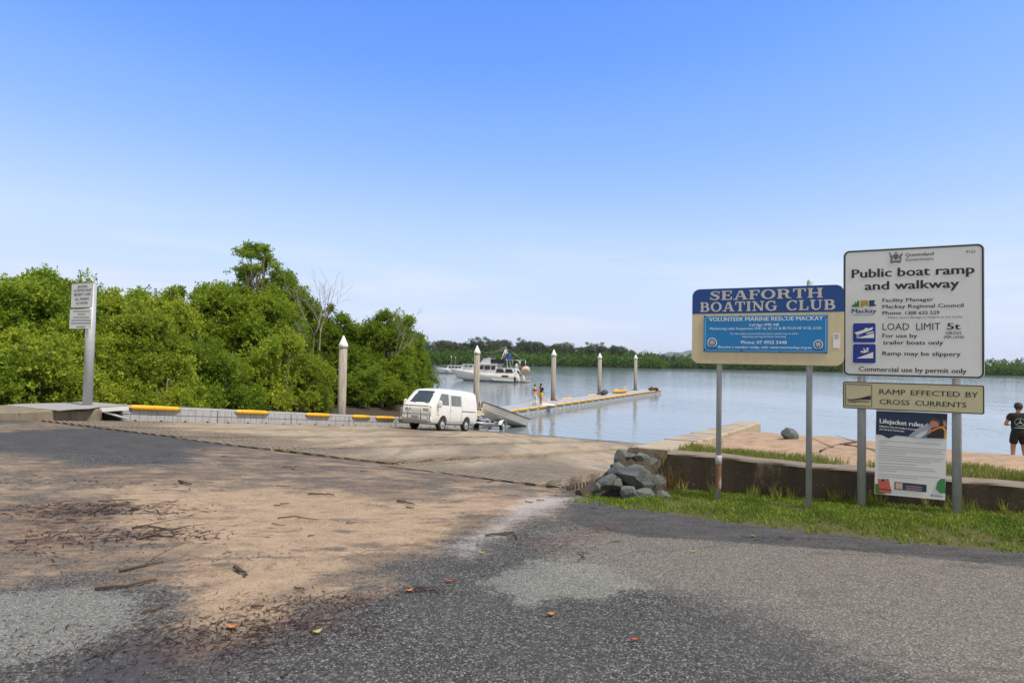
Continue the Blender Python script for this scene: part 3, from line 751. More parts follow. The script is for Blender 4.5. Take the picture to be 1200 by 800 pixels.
# piles
t = NT('pile_concrete'); P = t.coord('Object')
n_ = t.noise(t.mapping(P, (1, 1, .12)), 9, 5, .65); sz = t.n('SeparateXYZ'); t.l(P, sz.inputs[0])
cc = t.mix(n_, (.20, .185, .155), (.40, .375, .33))
cc = t.mix(t.math('MULTIPLY', t.ss(t.noise(t.mapping(P, (1, 1, .05)), 14, 4), .5, .66), .6), cc, (.10, .085, .06))
cc = t.mix(t.math('MULTIPLY', t.ss(t.math('ADD', sz.outputs[2], t.math('MULTIPLY', n_, .8)), 2.3, .9), .7), cc, (.12, .105, .075))
cc = t.mix(t.math('MULTIPLY', t.math('MULTIPLY', t.ss(sz.outputs[2], 1.25, .7), t.ss(t.noise(P, 22, 4), .5, .6)), .6), cc, (.32, .31, .27))
t.bsdf(cc, .85, 0, t.bump(n_, .4, .01), .25); PILEM = t.mat
CAPM = pmat('white_pile_cap', (.72, .72, .70), .5, .07, 6, dirt=(.42, .40, .34), dirt_amt=.6)
pile_y = [(402, 30.3, 2.13, 'nearest concrete pile with white pointed cap, in front of the mangroves'),
          (559, 41.7, 2.02, 'concrete pile with white pointed cap just behind the aluminium boat and trailer'),
          (649, 53.1, 2.06, 'concrete pile with white pointed cap to the right of the two people on the walkway'),
          (703, 63.8, 1.98, 'slim concrete pile with white pointed cap beside the kayak on the walkway'),
          (745, 75.4, 2.05, 'farthest concrete pile with white pointed cap near the end of the walkway')]
pile0 = None; pile_xy = []
for px, yy, zt, lab in pile_y:
    p = atd(px, 420, yy); pile_xy.append((p.x, p.y))
    if pile0 is None:
        pile0 = empty('mooring_pile', (p.x, p.y, WATER-.0))
        mb = MB(); mb.lathe([(0.0, -2.5), (.195, -2.5), (.195, 4.32), (0, 4.32)], 20); mb.build('shaft', PILEM, pile0)
        mb = MB(); mb.lathe([(0, 4.27), (.225, 4.27), (.225, 4.42), (.205, 4.45), (0.02, 4.86), (0, 4.87)], 20); mb.build('cap', CAPM, pile0)
        mb = MB()
        mb.lathe([(.22, .46), (.30, .46), (.30, .53), (.22, .53), (.22, .46)], 16)
        mb.box(-.42, .42, -.05, .05, .45, .5); mb.build('pile_guide', pmat('dark_guide', (.05, .05, .05), .6), pile0)
        o = pile0
    else:
        o = copy_tree(pile0); o.location = (p.x, p.y, WATER)
    o.scale.z = (zt+.5-WATER)/4.87
    tag(o, lab, 'pile', 'capped piles along the floating walkway')
pile0.location.z = WATER

# ------------------------------------------------------------------ signs
GALV = pmat('galvanised_post', (.40, .425, .445), .5, .12, 14, .2, .15, 80, dirt=(.22, .21, .20), dirt_amt=.4)
RUST = pmat('rusty_pipe', (.20, .10, .055), .8, .3, 10, .1, .3, 60, dirt=(.42, .41, .40), dirt_amt=.95)
def flat(name, col, rough=.5): return pmat(name, col, rough, .04, 6)
INK = flat('black_ink', (.018, .018, .02)); GREYINK = flat('grey_ink', (.12, .125, .13)); WHITEP = flat('white_print', (.80, .80, .80))
NAVY = flat('navy_print', (.012, .045, .14)); BLUEP = flat('blue_print', (.008, .035, .30))
class SignPlane:
    """a vertical plane facing down the apron; maps places on the photograph onto it and holds parts of one sign"""
    def __init__(s, name, base, off):
        s.e = empty(name, base, RAMP_ROT); s.base = Vector(base); s.off = off
        s.X = Vector((UY, -UX, 0)); s.N = Vector((-UX, -UY, 0)); s.o = s.base + s.N*off
    def p(s, px, py):
        d = ray(px, py); c = Vector((0, 0, EYE)); t_ = (s.o-c).dot(s.N)/d.dot(s.N); q = c+d*t_-s.base
        return q.dot(s.X), q.z
    def plate(s, name, pts, mat, y0, y1, parent=None):
        mb = MB(); mb.prism(pts, -s.off-y1, -s.off-y0); return mb.build(name, mat, parent or s.e)
def rrect(x0, x1, z0, z1, r, n=6, z0b=None, z1b=None):
    """rounded rectangle; z0b / z1b are the heights at x1"""
    z0b = z0 if z0b is None else z0b; z1b = z1 if z1b is None else z1b
    pts = []
    for cx, cz, a0 in ((x1-r, z1b-r, 0), (x0+r, z1-r, 90), (x0+r, z0+r, 180), (x1-r, z0b+r, 270)):
        for k in range(n+1):
            an = R(a0+90*k/n); pts.append((cx+r*math.cos(an), cz+r*math.sin(an)))
    return pts
def text(sp, body, px0, px1, py, cap, mat, parent, y=.0035, bold=0., name='lettering', slope=None, sp_ch=1., ref=None):
    """one line of lettering from px0 to px1 with its left baseline at py and capitals cap pixels high"""
    cu = bpy.data.curves.new('lettering', 'FONT'); cu.body = body; cu.size = 1; cu.resolution_u = 2; cu.space_character = sp_ch
    ob = bpy.data.objects.new('lettering', cu); COL.objects.link(ob)
    dg = bpy.context.evaluated_depsgraph_get(); dg.update()
    m = bpy.data.meshes.new_from_object(ob.evaluated_get(dg)); bpy.data.objects.remove(ob); bpy.data.curves.remove(cu)
    co = np.empty(len(m.vertices)*3); m.vertices.foreach_get('co', co); co = co.reshape(-1, 3)
    x0, z0 = sp.p(px0, py); x1, _ = sp.p(px1, py); _, z1 = sp.p(px0, py-cap)
    if ref: z0 = sp.p(*ref)[1]; z1 = sp.p(ref[0], ref[1]-cap)[1]
    mn, mx = co[:, 0].min(), co[:, 0].max(); h = (z1-z0)/.73
    sl = 0 if slope is None else slope
    xs = x0+(co[:, 0]-mn)/(mx-mn)*(x1-x0)
    out = np.stack([xs, np.full(len(co), -sp.off-y), z0+co[:, 1]*h-(xs-x0)*sl], -1)
    m.vertices.foreach_set('co', out.ravel())
    if bold:
        bm = bmesh.new(); bm.from_mesh(m); vs0, fs0 = bm.verts[:], [[v for v in f.verts] for f in bm.faces]
        for k, dx_ in ((1, bold*.9), (2, -bold*.9)):
            mp__ = {v: bm.verts.new(v.co+Vector((dx_*h, -.00012*k, 0))) for v in vs0}
            for f in fs0: bm.faces.new([mp__[v] for v in f])
        bm.to_mesh(m); bm.free()
    m.materials.clear(); m.materials.append(mat); m.update()
    return link(name, m, parent)
def shape(sp, pxs, mat, parent, name, y=.004):
    mb = MB(); q = [sp.p(*p) for p in pxs]; mb.add([(x, -sp.off-y, z) for x, z in q], [list(range(len(q)))])
    return mb.build(name, mat, parent)
def disc(cx, cy, r, n=14, ry=None): return [(cx+r*math.cos(2*math.pi*k/n), cy+(ry or r)*math.sin(2*math.pi*k/n)) for k in range(n)]
def post(sp, px, py_base, zb, ztop, r, parent, name='post', mats=None):
    """a round post whose front touches the back of the sign plane"""
    x, _ = sp.p(px, py_base); mb = MB(); mb.lathe([(0, zb), (r, zb), (r, ztop), (r*.6, ztop+.02), (0, ztop+.022)], 18, c=(x, 0, 0))
    return mb.build(name, mats or GALV, parent), x

# blue boating club sign on two posts
b1, b2 = gnd(840, 585), gnd(948, 597); mid = (b1+b2)/2
s1 = SignPlane('club_sign', (mid.x, mid.y, mid.z), .05)
PANEL = pmat('tan_faded_panel', (.64, .555, .36), .6, .06, 7, dirt=(.50, .42, .26), dirt_amt=.5)
x0, zt = s1.p(811.5, 338.5); x1, zt2 = s1.p(989.5, 334); _, zb = s1.p(811, 424.8); _, zb2 = s1.p(988.5, 429.2); _, zband = s1.p(811.5, 367.9)
ztm, zbm = (zt+zt2)/2, (zb+zb2)/2
pan = s1.plate('panel', rrect(x0, x1, zbm, ztm, .085), PANEL, -.02, 0)
CLUBBLUE = pmat('club_blue_paint', (.006, .060, .255), .45, .1, 9)
mb = MB(); pts = [q for q in rrect(x0, x1, zband-.3, ztm, .085) if q[1] > zband]; pts = pts+[(x0, zband), (x1, zband)]
pts.sort(key=lambda q: math.atan2(q[1]-(zband+.02), q[0]-(x0+x1)/2))
mb.add([(x, -s1.off-.0015, z) for x, z in pts], [list(range(len(pts)))]); mb.build('blue_band', CLUBBLUE, pan)
p1, xA = post(s1, 841.5, 500, -.2, ztm-.06, .030, s1.e); p2, xB = post(s1, 948, 500, -.2, 0, .030, s1.e)
_, zpt = s1.p(948, 329.5)
bpy.data.objects.remove(p2); p2, xB = post(s1, 948, 500, -.2, zpt, .031, s1.e)
p1['label'] = 'post with rust on its lower half below a pipe joint'
mb = MB(); mb.lathe([(.0335, .13), (.0335, .40)], 18, c=(xA, 0, 0)); ru = mb.build('rust_patch', RUST, p1)
mb = MB(); mb.lathe([(.031, .40), (.038, .405), (.038, .50), (.031, .505)], 18, c=(xA, 0, 0)); mb.build('pipe_joint', GALV, p1)
# slab serif capitals
def stroke(mb, P_, W_, k, mk):
    n = len(P_); L = []
    for i, p in enumerate(P_):
        a = P_[max(0, i-1)]; b = P_[min(n-1, i+1)]; dx, dy = b[0]-a[0], b[1]-a[1]; d = math.hypot(dx, dy) or 1
        w_ = W_[i] if hasattr(W_, '__len__') else W_
        L += [(p[0]-dy/d*w_/2, p[1]+dx/d*w_/2), (p[0]+dy/d*w_/2, p[1]-dx/d*w_/2)]
    mb.add([mk(x, y, k) for x, y in L], [(2*i, 2*i+1, 2*i+3, 2*i+2) for i in range(n-1)])
def arc(cx, cy, rx, ry, a0, a1, n=16): return [(cx+rx*math.cos(R(a0+(a1-a0)*i/n)), cy+ry*math.sin(R(a0+(a1-a0)*i/n))) for i in range(n+1)]
TH, TN, SF = .21, .10, .10
def arcw(a0, a1, n=16, th=TH, tn=TN): return [tn+(th-tn)*abs(math.cos(R(a0+(a1-a0)*i/n)))**1.3 for i in range(n+1)]
def vst(x, y0=0, y1=1, w=TH): return ([(x, y0), (x, y1)], w)
def ser(x0, x1, y): return ([(x0, y), (x1, y)], SF)
GLY = {
 'E': (.78, [vst(.2), ser(.02, .74, .05), ser(.02, .74, .95), ([(.3, .5), (.56, .5)], TN), ([(.69, .05), (.72, .33)], .10), ([(.69, .95), (.70, .70)], .10), ([(.56, .37), (.56, .64)], .07)]),
 'F': (.74, [vst(.2), ser(.02, .40, .05), ser(.02, .72, .95), ([(.3, .5), (.54, .5)], TN), ([(.67, .95), (.68, .68)], .10), ([(.54, .37), (.54, .64)], .07)]),
 'A': (.98, [([(.16, .05), (.45, .98)], TN), ([(.80, .05), (.52, .98)], TH), ([(.28, .33), (.70, .33)], TN), ser(0, .33, .05), ser(.60, .98, .05)]),
 'H': (.98, [vst(.2), vst(.78), ser(.02, .38, .05), ser(.02, .38, .95), ser(.60, .96, .05), ser(.60, .96, .95), ([(.3, .5), (.68, .5)], TN)]),
 'I': (.44, [vst(.22), ser(.03, .41, .05), ser(.03, .41, .95)]),
 'T': (.84, [vst(.42), ser(.24, .60, .05), ser(.02, .82, .95), ([(.07, .97), (.05, .66)], .10), ([(.77, .97), (.79, .66)], .10)]),
 'L': (.76, [vst(.2), ser(.02, .40, .95), ser(.02, .72, .05), ([(.68, .03), (.70, .36)], .10)]),
 'N': (1.0, [([(.18, .05), (.18, .95)], TN), ([(.82, .03), (.82, .95)], TN), ([(.16, .97), (.82, .05)], TH), ser(.02, .34, .05), ser(.0, .26, .95), ser(.66, .98, .95)]),
 'O': (.98, [(arc(.49, .5, .37, .46, 0, 360, 32), arcw(0, 360, 32))]),
 'C': (.88, [(arc(.48, .5, .37, .46, 48, 318, 26), arcw(48, 318, 26)), ([(.76, .98), (.76, .66)], .08)]),
 'G': (.96, [(arc(.48, .5, .37, .46, 48, 330, 26), arcw(48, 330, 26)), ([(.76, .98), (.76, .66)], .08), ([(.78, .06), (.78, .45)], .18), ser(.56, .94, .45)]),
 'U': (.98, [([(.22, .95), (.22, .36)]+arc(.5, .36, .28, .31, 180, 360, 14)+[(.78, .36), (.78, .95)], [TH, TH]+[TH-(TH-TN)*math.sin(math.pi*i/28)**1 for i in range(15)]+[TN, TN]), ser(.03, .42, .95), ser(.62, .95, .95)]),
 'R': (.96, [vst(.2), ser(.02, .38, .05), ser(.02, .45, .95), (arc(.46, .72, .24, .22, 90, -90, 12), [TN+(TH-TN)*math.sin(math.pi*i/12) for i in range(13)]), ([(.25, .5), (.47, .5)], TN), ([(.44, .5), (.62, .42), (.68, .12), (.80, .05), (.95, .06)], [.12, .19, .19, .12, .06])]),
 'B': (.86, [vst(.2), ser(.02, .45, .05), ser(.02, .45, .95), ([(.25, .52), (.47, .52)], TN), (arc(.44, .735, .21, .21, 90, -90, 12), [TN+(TH-TN)*math.sin(math.pi*i/12) for i in range(13)]), (arc(.46, .285, .27, .235, 90, -90, 12), [TN+(TH-TN)*math.sin(math.pi*i/12) for i in range(13)])]),
 'S': (.74, [([(.62, .80), (.50, .93), (.34, .945), (.17, .86), (.15, .70), (.28, .585), (.46, .49), (.60, .36), (.58, .17), (.42, .06), (.26, .065), (.10, .22)], [.08, .10, .11, .16, .2, .22, .24, .22, .18, .12, .10, .08]), ([(.66, .96), (.66, .68)], .07), ([(.07, .04), (.07, .34)], .07)]),
 ' ': (.42, []),
}
CREAM = pmat('cream_lettering', (.55, .54, .53), .5, .05, 8)
def slab_text(sp, body, px0, px1, py, cap, mat, parent, ref=None):
    x0, z0 = sp.p(px0, py); x1, _ = sp.p(px1, py); _, z1 = sp.p(px0, py-cap)
    if ref: z0 = sp.p(*ref)[1]; z1 = sp.p(ref[0], ref[1]-cap)[1]
    wtot = sum(GLY[c_][0]+.07 for c_ in body)-.07; sx, sz_ = (x1-x0)/wtot, z1-z0; cx = 0; mb = MB(); k = 0
    for c_ in body:
        for P_, W_ in GLY[c_][1]:
            k += 1; stroke(mb, [(cx+a_, b_) for a_, b_ in P_], W_, k, lambda x, y, k: (x0+x*sx, -sp.off-.003-.0001*(k % 9), z0+y*sz_))
        cx += GLY[c_][0]+.07
    return mb.build('lettering', mat, parent, normals=False)
slab_text(s1, 'SEAFORTH', 831.7, 964.5, 351.9, 10.6, CREAM, pan)
slab_text(s1, 'BOATING', 820.3, 910.8, 365.4, 11.0, CREAM, pan)
slab_text(s1, 'CLUB', 921.3, 979.2, 365.4, 11.0, CREAM, pan, ref=(820.3, 365.4))
# light blue notice board screwed to it
x0n, z1n = s1.p(825, 369.2); x1n, z1n2 = s1.p(970, 370.5); _, z0n = s1.p(825, 410.6); _, z0n2 = s1.p(970, 414.6)
NB = pmat('notice_blue', (.006, .205, .53), .42, .06, 5); NBL = pmat('notice_pale_edge', (.16, .42, .68), .42, .05, 5)
z0m, z1m = (z0n+z0n2)/2, (z1n+z1n2)/2
nbd = s1.plate('notice_board', [(x0n, z0m), (x1n, z0m), (x1n, z1m), (x0n, z1m)], NB, .003, .012)
mb = MB(); q_ = .012
for xa, xb, za_, zb_ in ((x0n+q_, x0n+q_+.012, z0m+q_, z1m-q_), (x1n-q_-.012, x1n-q_, z0m+q_, z1m-q_), (x0n+q_+.012, x1n-q_-.012, z0m+q_, z0m+q_+.007), (x0n+q_+.012, x1n-q_-.012, z1m-q_-.007, z1m-q_)):
    mb.add([(xa, -s1.off-.0135, za_), (xb, -s1.off-.0135, za_), (xb, -s1.off-.0135, zb_), (xa, -s1.off-.0135, zb_)], [(0, 1, 2, 3)])
mb.build('border', NBL, nbd)
PALEW = pmat('pale_print', (.72, .80, .86), .45, .03, 5)
for body, a_, b_ in (('VOLUNTEER', 831.3, 870.8), ('MARINE', 873.6, 901.3), ('RESCUE', 904, 930.5), ('MACKAY', 933.2, 964.5)):
    text(s1, body, a_, b_, 376.6, 4.6, PALEW, nbd, y=.0145, bold=.025, ref=(831.3, 376.6))
for body, a_, b_, py, cap, bo in (('Call Sign VMR 448', 878, 912.8, 382.1, 3.1, .02),
        ('Monitoring radio frequencies VHF 16, 67, 21 & 80 PLUS HF 4125, 6125', 832.5, 962.5, 386.4, 2.9, .015),
        ('For the safety of yourself and others, please log on when', 856.5, 935.5, 391.9, 2.2, .01), ('departing and log off when returning', 869.7, 921, 395.3, 2.2, .01),
        ('Phone: 07 4955 5448', 868.7, 922, 402.8, 4.0, .02), ('Become a member today, visit: www.vmrmackay.org.au', 842, 950.8, 407.7, 3.0, .02)):
    text(s1, body, a_, b_, py, cap, PALEW, nbd, y=.0145, bold=bo)
for cx, cy in ((834.8, 401.3), (958.8, 403.6)):
    em = shape(s1, disc(cx, cy, 5.6, 20), PALEW, nbd, 'emblem', .0142)
    shape(s1, disc(cx, cy, 4.5, 18), NAVY, em, 'ring', .0150); shape(s1, disc(cx, cy, 2.9, 16), PALEW, em, 'inner_ring', .0157)
    shape(s1, disc(cx, cy, 2.3, 6), NAVY, em, 'centre_badge', .0164); shape(s1, [(cx-4.5, cy+5), (cx+4.5, cy+5), (cx+4.2, cy+6.6), (cx-4.2, cy+6.6)], NAVY, em, 'scroll', .0152)
    shape(s1, [(cx-1.6, cy-1), (cx-1.0, cy-1.4), (cx+1.6, cy+1.1), (cx+1, cy+1.5)], PALEW, em, 'bar', .0170); shape(s1, [(cx+1.6, cy-1), (cx+1.0, cy-1.4), (cx-1.6, cy+1.1), (cx-1, cy+1.5)], PALEW, em, 'bar', .0173)
for px, py in ((826.5, 370.8), (867.8, 370.4), (918, 370.8), (968.5, 371.6), (826, 409.6), (869, 410.8), (914.5, 412), (968, 413.2)):
    shape(s1, disc(px, py, 1.0, 8), INK, nbd, 'screw', .0155)
stk = shape(s1, [(976.5, 390), (985, 390.3), (984.7, 408), (976.2, 407.4)], WHITEP, pan, 'sticker', .0035)
for k in range(4): shape(s1, [(977.8, 391.8+k*1.5), (983.6-(k % 2)*1.2, 392+k*1.5), (983.6-(k % 2)*1.2, 392.6+k*1.5), (977.8, 392.4+k*1.5)], GREYINK, stk, 'printed_line', .0045)
tag(s1.e, 'blue and tan boating club sign on two round galvanised posts', 'sign', 'signs')
del s1.e['group']

# white public boat ramp sign with the smaller panels under it
b1, b2 = gnd(1010, 592), gnd(1122.5, 603); mid = (b1+b2)/2
s2 = SignPlane('boat_ramp_sign', (mid.x, mid.y, mid.z), .062)
p1, _ = post(s2, 1010, 520, -.2, 1.95, .043, s2.e); p2, _ = post(s2, 1122.5, 520, -.2, 1.95, .043, s2.e)
REFL = pmat('retroreflective_white', (.68, .715, .73), .4, .03, 5, dirt=(.60, .63, .63), dirt_amt=.4)
x0, za_ = s2.p(988.3, 294.5); x1, zb_ = s2.p(1153.6, 284.5); _, zc = s2.p(988, 440); _, zd = s2.p(1153.5, 444)
zt, zb = (za_+zb_)/2, (zc+zd)/2
mp_ = s2.plate('main_panel', rrect(x0, x1, zb, zt, .06), REFL, -.004, 0)
mb = MB()
o_ = rrect(x0+.006, x1-.006, zb+.006, zt-.006, .055, 6); i_ = rrect(x0+.022, x1-.022, zb+.022, zt-.022, .042, 6); n_ = len(o_)
mb.add([(x, -s2.off-.002, z) for x, z in o_+i_], [(k, (k+1) % n_, n_+(k+1) % n_, n_+k) for k in range(n_)]); mb.build('border', INK, mp_)
for body, a_, b_, py, cap, bo, mt in (('Public boat ramp', 998.5, 1141.7, 325.7, 10.4, .035, INK), ('and walkway', 1013.7, 1123.7, 339.9, 10.2, .035, INK),
        ('Queensland', 1061, 1094, 300.6, 4.2, .03, GREYINK), ('Government', 1061, 1094, 306.3, 4.2, .0, GREYINK), ('P121', 1132.4, 1142.7, 296.8, 3.5, .02, GREYINK),
        ('Facility Manager', 1034.2, 1093.7, 353.9, 4.4, .025, INK), ('Mackay Regional Council', 1034.2, 1129, 361.3, 4.4, .025, INK), ('Phone', 1034.2, 1056, 368.8, 4.4, .025, INK),
        ('1300 622 529', 1061, 1100.8, 368.6, 4.1, .025, INK), ('Please report damage or hazards at this facility', 1040.7, 1128.3, 373, 2.3, .005, GREYINK),
        ('LOAD  LIMIT', 1034.2, 1102, 386.7, 8.4, .0, INK), ('5t', 1110, 1125.3, 386, 8, .04, INK), ('GROSS', 1108.4, 1126.7, 391.9, 3.8, .005, INK), ('(PER LANE)', 1106, 1130, 396.2, 3.1, .0, INK),
        ('For use by', 1034.2, 1074.8, 395.5, 5, .025, INK), ('trailer boats only', 1034.8, 1105.3, 403.4, 5, .025, INK), ('Ramp may be slippery', 1034.2, 1125.6, 416.1, 5, .025, INK),
        ('Commercial use by permit only', 1006.5, 1132.5, 434.6, 5.6, .025, INK), ('Mackay', 998.3, 1027, 366.8, 5.1, .035, NAVY), ('REGIONAL COUNCIL', 1000.5, 1023.5, 369.6, 1.2, .0, NAVY)):
    text(s2, body, a_, b_, py, cap, mt, mp_, bold=bo)
GREENP = flat('green_print', (.05, .16, .03)); GOLDP = flat('gold_print', (.42, .27, .03))
shape(s2, [(998, 359.5), (998.6, 357.2), (999.8, 358.2), (1000, 355), (1001.6, 357), (1002.3, 352.6), (1003.6, 355.6), (1005, 352.2), (1007, 352.4), (1006.8, 359.6)], GREENP, mp_, 'logo_leaf')
shape(s2, [(1008.4, 352.2), (1017.2, 351.9), (1017.2, 358.6), (1015, 358.3), (1013, 357.4), (1010.8, 359.3), (1008.4, 359.6)], GOLDP, mp_, 'logo_sand')
shape(s2, [(1018.4, 351.9), (1025.6, 351.6), (1024.2, 355), (1027, 358.6), (1018.4, 359)], NAVY, mp_, 'logo_wave')
cr = (1050, 301)                             # coat of arms: shield between two supporters over a scroll
for pts in ([(1046.6, 298), (1053, 297.6), (1053, 302), (1049.8, 304.8), (1046.6, 302.2)], [(1042.3, 300), (1044.6, 298.2), (1046.2, 301), (1045.4, 305.6), (1043.2, 305.4), (1043.8, 302)],
            [(1057.6, 298.6), (1055, 297.8), (1053.6, 300.6), (1054.4, 305), (1056.6, 304.6), (1055.9, 301.4)], [(1048.4, 297.2), (1049.8, 294.6), (1051.4, 297)],
            [(1043, 306.2), (1049.8, 305.2), (1056.2, 305.6), (1055.4, 308), (1049.8, 307.4), (1043.6, 308.4)], [(1041.6, 296.6), (1043.4, 296), (1044, 298), (1042.2, 298.6)], [(1056.4, 296.2), (1058.4, 297), (1057.4, 298.2), (1055.8, 297.6)]):
    shape(s2, pts, GREYINK, mp_, 'crest_piece')
def icon(sp, x0_, y0_, x1_, y1_):
    a_, zt_ = sp.p(x0_, y0_); b_, _ = sp.p(x1_, y0_); _, zb_ = sp.p(x0_, y1_)
    mb = MB(); q = rrect(a_, b_, zb_, zt_, .018, 4); mb.add([(x, -sp.off-.003, z) for x, z in q], [list(range(len(q)))]); return mb.build('pictogram', BLUEP, mp_)
ic = icon(s2, 999.7, 378.7, 1026, 401)
def ip(pts, ox, oy, k=1/7.27): return [(985+x*k, 345+y*k) for x, y in pts]
for pts in ([(118, 325), (200, 300), (215, 282), (232, 290), (278, 278), (270, 300), (140, 345)], [(133, 355), (280, 312), (283, 322), (140, 362)], [(130, 372), (285, 330), (285, 370)]):
    shape(s2, ip(pts, 0, 0), WHITEP, ic, 'drawing', .0045)
for pts in ([(150, 352), (215, 330), (225, 338), (160, 360)],): shape(s2, ip(pts, 0, 0), BLUEP, ic, 'gap', .0055)
ic = icon(s2, 999.7, 403, 1026.2, 425)
for pts in ([(135, 543), (278, 490), (278, 543)], [(220, 455), (240, 452), (240, 470), (222, 470)], [(190, 460), (200, 457), (212, 472), (232, 475), (215, 497), (175, 495), (170, 488), (200, 486), (205, 478)], [(225, 478), (232, 474), (240, 490), (234, 494)], [(172, 478), (200, 480), (200, 485), (172, 484)]):
    shape(s2, ip(pts, 0, 0), WHITEP, ic, 'drawing', .0045)
# cross currents panel
YG = pmat('faded_cream_panel', (.52, .49, .32), .5, .05, 30, dirt=(.43, .40, .26), dirt_amt=.6)
x0, za_ = s2.p(987.8, 446.6); x1, zb_ = s2.p(1153.7, 451.3); _, zc = s2.p(987.8, 477.6); _, zd = s2.p(1153.6, 486)
cc_ = s2.plate('warning_panel', rrect(x0, x1, (zc+zd)/2, (za_+zb_)/2, .02), YG, -.004, 0); cc_['label'] = 'narrow faded cream cross currents panel'
zt, zb = (za_+zb_)/2, (zc+zd)/2
mb = MB(); o_ = rrect(x0+.003, x1-.003, zb+.003, zt-.003, .019, 6); i_ = rrect(x0+.012, x1-.012, zb+.012, zt-.012, .013, 6); n_ = len(o_)
mb.add([(x, -s2.off-.002, z) for x, z in o_+i_], [(k, (k+1) % n_, n_+(k+1) % n_, n_+k) for k in range(n_)]); mb.build('border', INK, cc_)
for body, a_, b_, py, cap in (('RAMP', 1030.6, 1061.2, 461.4, 6.1), ('EFFECTED', 1067.4, 1125, 461.4, 6.1), ('BY', 1131.6, 1146.4, 461.4, 6.1), ('CROSS', 1030.6, 1066, 473, 5.9), ('CURRENTS', 1072.5, 1132.5, 473, 5.9)):
    text(s2, body, a_, b_, py, cap, INK, cc_, bold=.012, ref=(1030.6, py))
def ip2(pts): return [(985+x/7.06, 445+y/7.06) for x, y in pts]
fr = [(42, 34), (258, 44), (258, 220), (42, 210)]
for i in range(4):
    (ax, ay), (bx, by) = fr[i], fr[(i+1) % 4]; dx, dy = by-ay, ax-bx; d = math.hypot(dx, dy); dx, dy = dx/d*2.5, dy/d*2.5
    shape(s2, ip2([(ax-dx, ay-dy), (bx-dx, by-dy), (bx+dx, by+dy), (ax+dx, ay+dy)]), INK, cc_, 'pictogram_frame', .003+.0004*i)
for pts in ([(50, 158), (95, 160), (150, 152), (250, 128), (250, 165), (170, 162), (100, 172), (60, 168)], [(60, 176), (110, 178), (160, 172), (240, 178), (240, 184), (160, 180), (110, 186), (60, 182)]):
    shape(s2, ip2(pts), INK, cc_, 'drawing', .004)
# lifejacket poster hung under it
xa, z1 = s2.p(1026.8, 479.5); xb, z1b = s2.p(1110.5, 484.5); xa2, z0 = s2.p(1024.8, 578.3); xb2, z0b = s2.p(1107.6, 586)
WHP = pmat('poster_white', (.66, .68, .70), .45, .03, 5)
po = s2.plate('poster', [(xa2, z0), (xb2, z0b), (xb, z1b), (xa, z1)], WHP, -.012, -.006); po['label'] = 'white lifejacket poster with dark photo header'
HDR = pmat('poster_dark_photo', (.010, .028, .075), .4, .35, 3, dirt=(.16, .22, .30), dirt_amt=.0)
PY = -.004
def ip3(pts, sx=12.63, ox=1020, oy=478): return [(ox+x/sx, oy+y/sx) for x, y in pts]
hd = shape(s2, ip3([(88, 42), (1142, 84), (1122, 452), (660, 432), (380, 404), (270, 448), (170, 396), (80, 388)]), HDR, po, 'header_photo', PY)
for pts, m, n_ in (([(560, 415), (700, 300), (850, 220), (905, 300), (850, 380), (740, 438)], flat('spray_grey', (.30, .36, .43)), 'spray'), ([(640, 425), (760, 360), (860, 330), (800, 400), (740, 440)], flat('spray_white', (.55, .6, .66)), 'spray')):
    shape(s2, ip3(pts), m, hd, n_, PY+.0006+(.0005 if n_ == 'spray' and m.name == 'spray_white' else 0))
SKINP = flat('printed_skin', (.42, .20, .14)); HAIRP = flat('printed_hair', (.08, .045, .03)); ORP = flat('printed_orange', (.60, .20, .02)); YP = flat('printed_yellow', (.65, .42, .03))
for j, (pts, m) in enumerate((([(1070, 175), (1100, 168), (1128, 200), (1125, 280), (1085, 270)], SKINP), ([(1060, 190), (1075, 160), (1130, 172), (1132, 225), (1110, 190)], HAIRP),
        ([(880, 215), (905, 185), (980, 180), (1020, 215), (1010, 265), (930, 290), (890, 295), (880, 262), (872, 252)], SKINP), ([(870, 205), (885, 165), (960, 150), (1020, 170), (1045, 240), (1015, 245), (1000, 200), (930, 185)], HAIRP),
        ([(900, 330), (1000, 280), (1090, 270), (1122, 330), (1115, 450), (960, 446), (850, 442)], INK), ([(905, 325), (1010, 270), (1085, 268), (1120, 320), (1118, 450), (1085, 450), (1095, 340), (1060, 300), (1000, 305), (930, 345)], ORP),
        ([(1070, 290), (1100, 300), (1120, 350), (1118, 450), (1098, 450), (1100, 350)], YP), ([(740, 440), (800, 395), (840, 400), (830, 445)], flat('printed_blue', (.05, .22, .50))), ([(800, 395), (860, 335), (905, 310), (915, 345), (850, 392)], SKINP),
        ([(970, 120), (990, 85), (1135, 92), (1130, 150), (1050, 120), (1000, 160)], INK))):
    shape(s2, ip3(pts), m, hd, 'printed_figure', PY+.0016+.0005*j)
sl = .045
text(s2, 'Lifejacket rules', 1031, 1081.6, 495.3, 5.4, WHITEP, hd, y=PY+.0075, bold=.025, slope=sl)
text(s2, 'Lifejacket rules are in place to protect', 1030.6, 1076, 499.8, 2.1, WHITEP, hd, y=PY+.0075, bold=.02, slope=sl); text(s2, 'you and your loved ones.', 1030.6, 1060, 503.2, 2.1, WHITEP, hd, y=PY+.0075, bold=.02, slope=sl)
rr_ = random.Random(5)
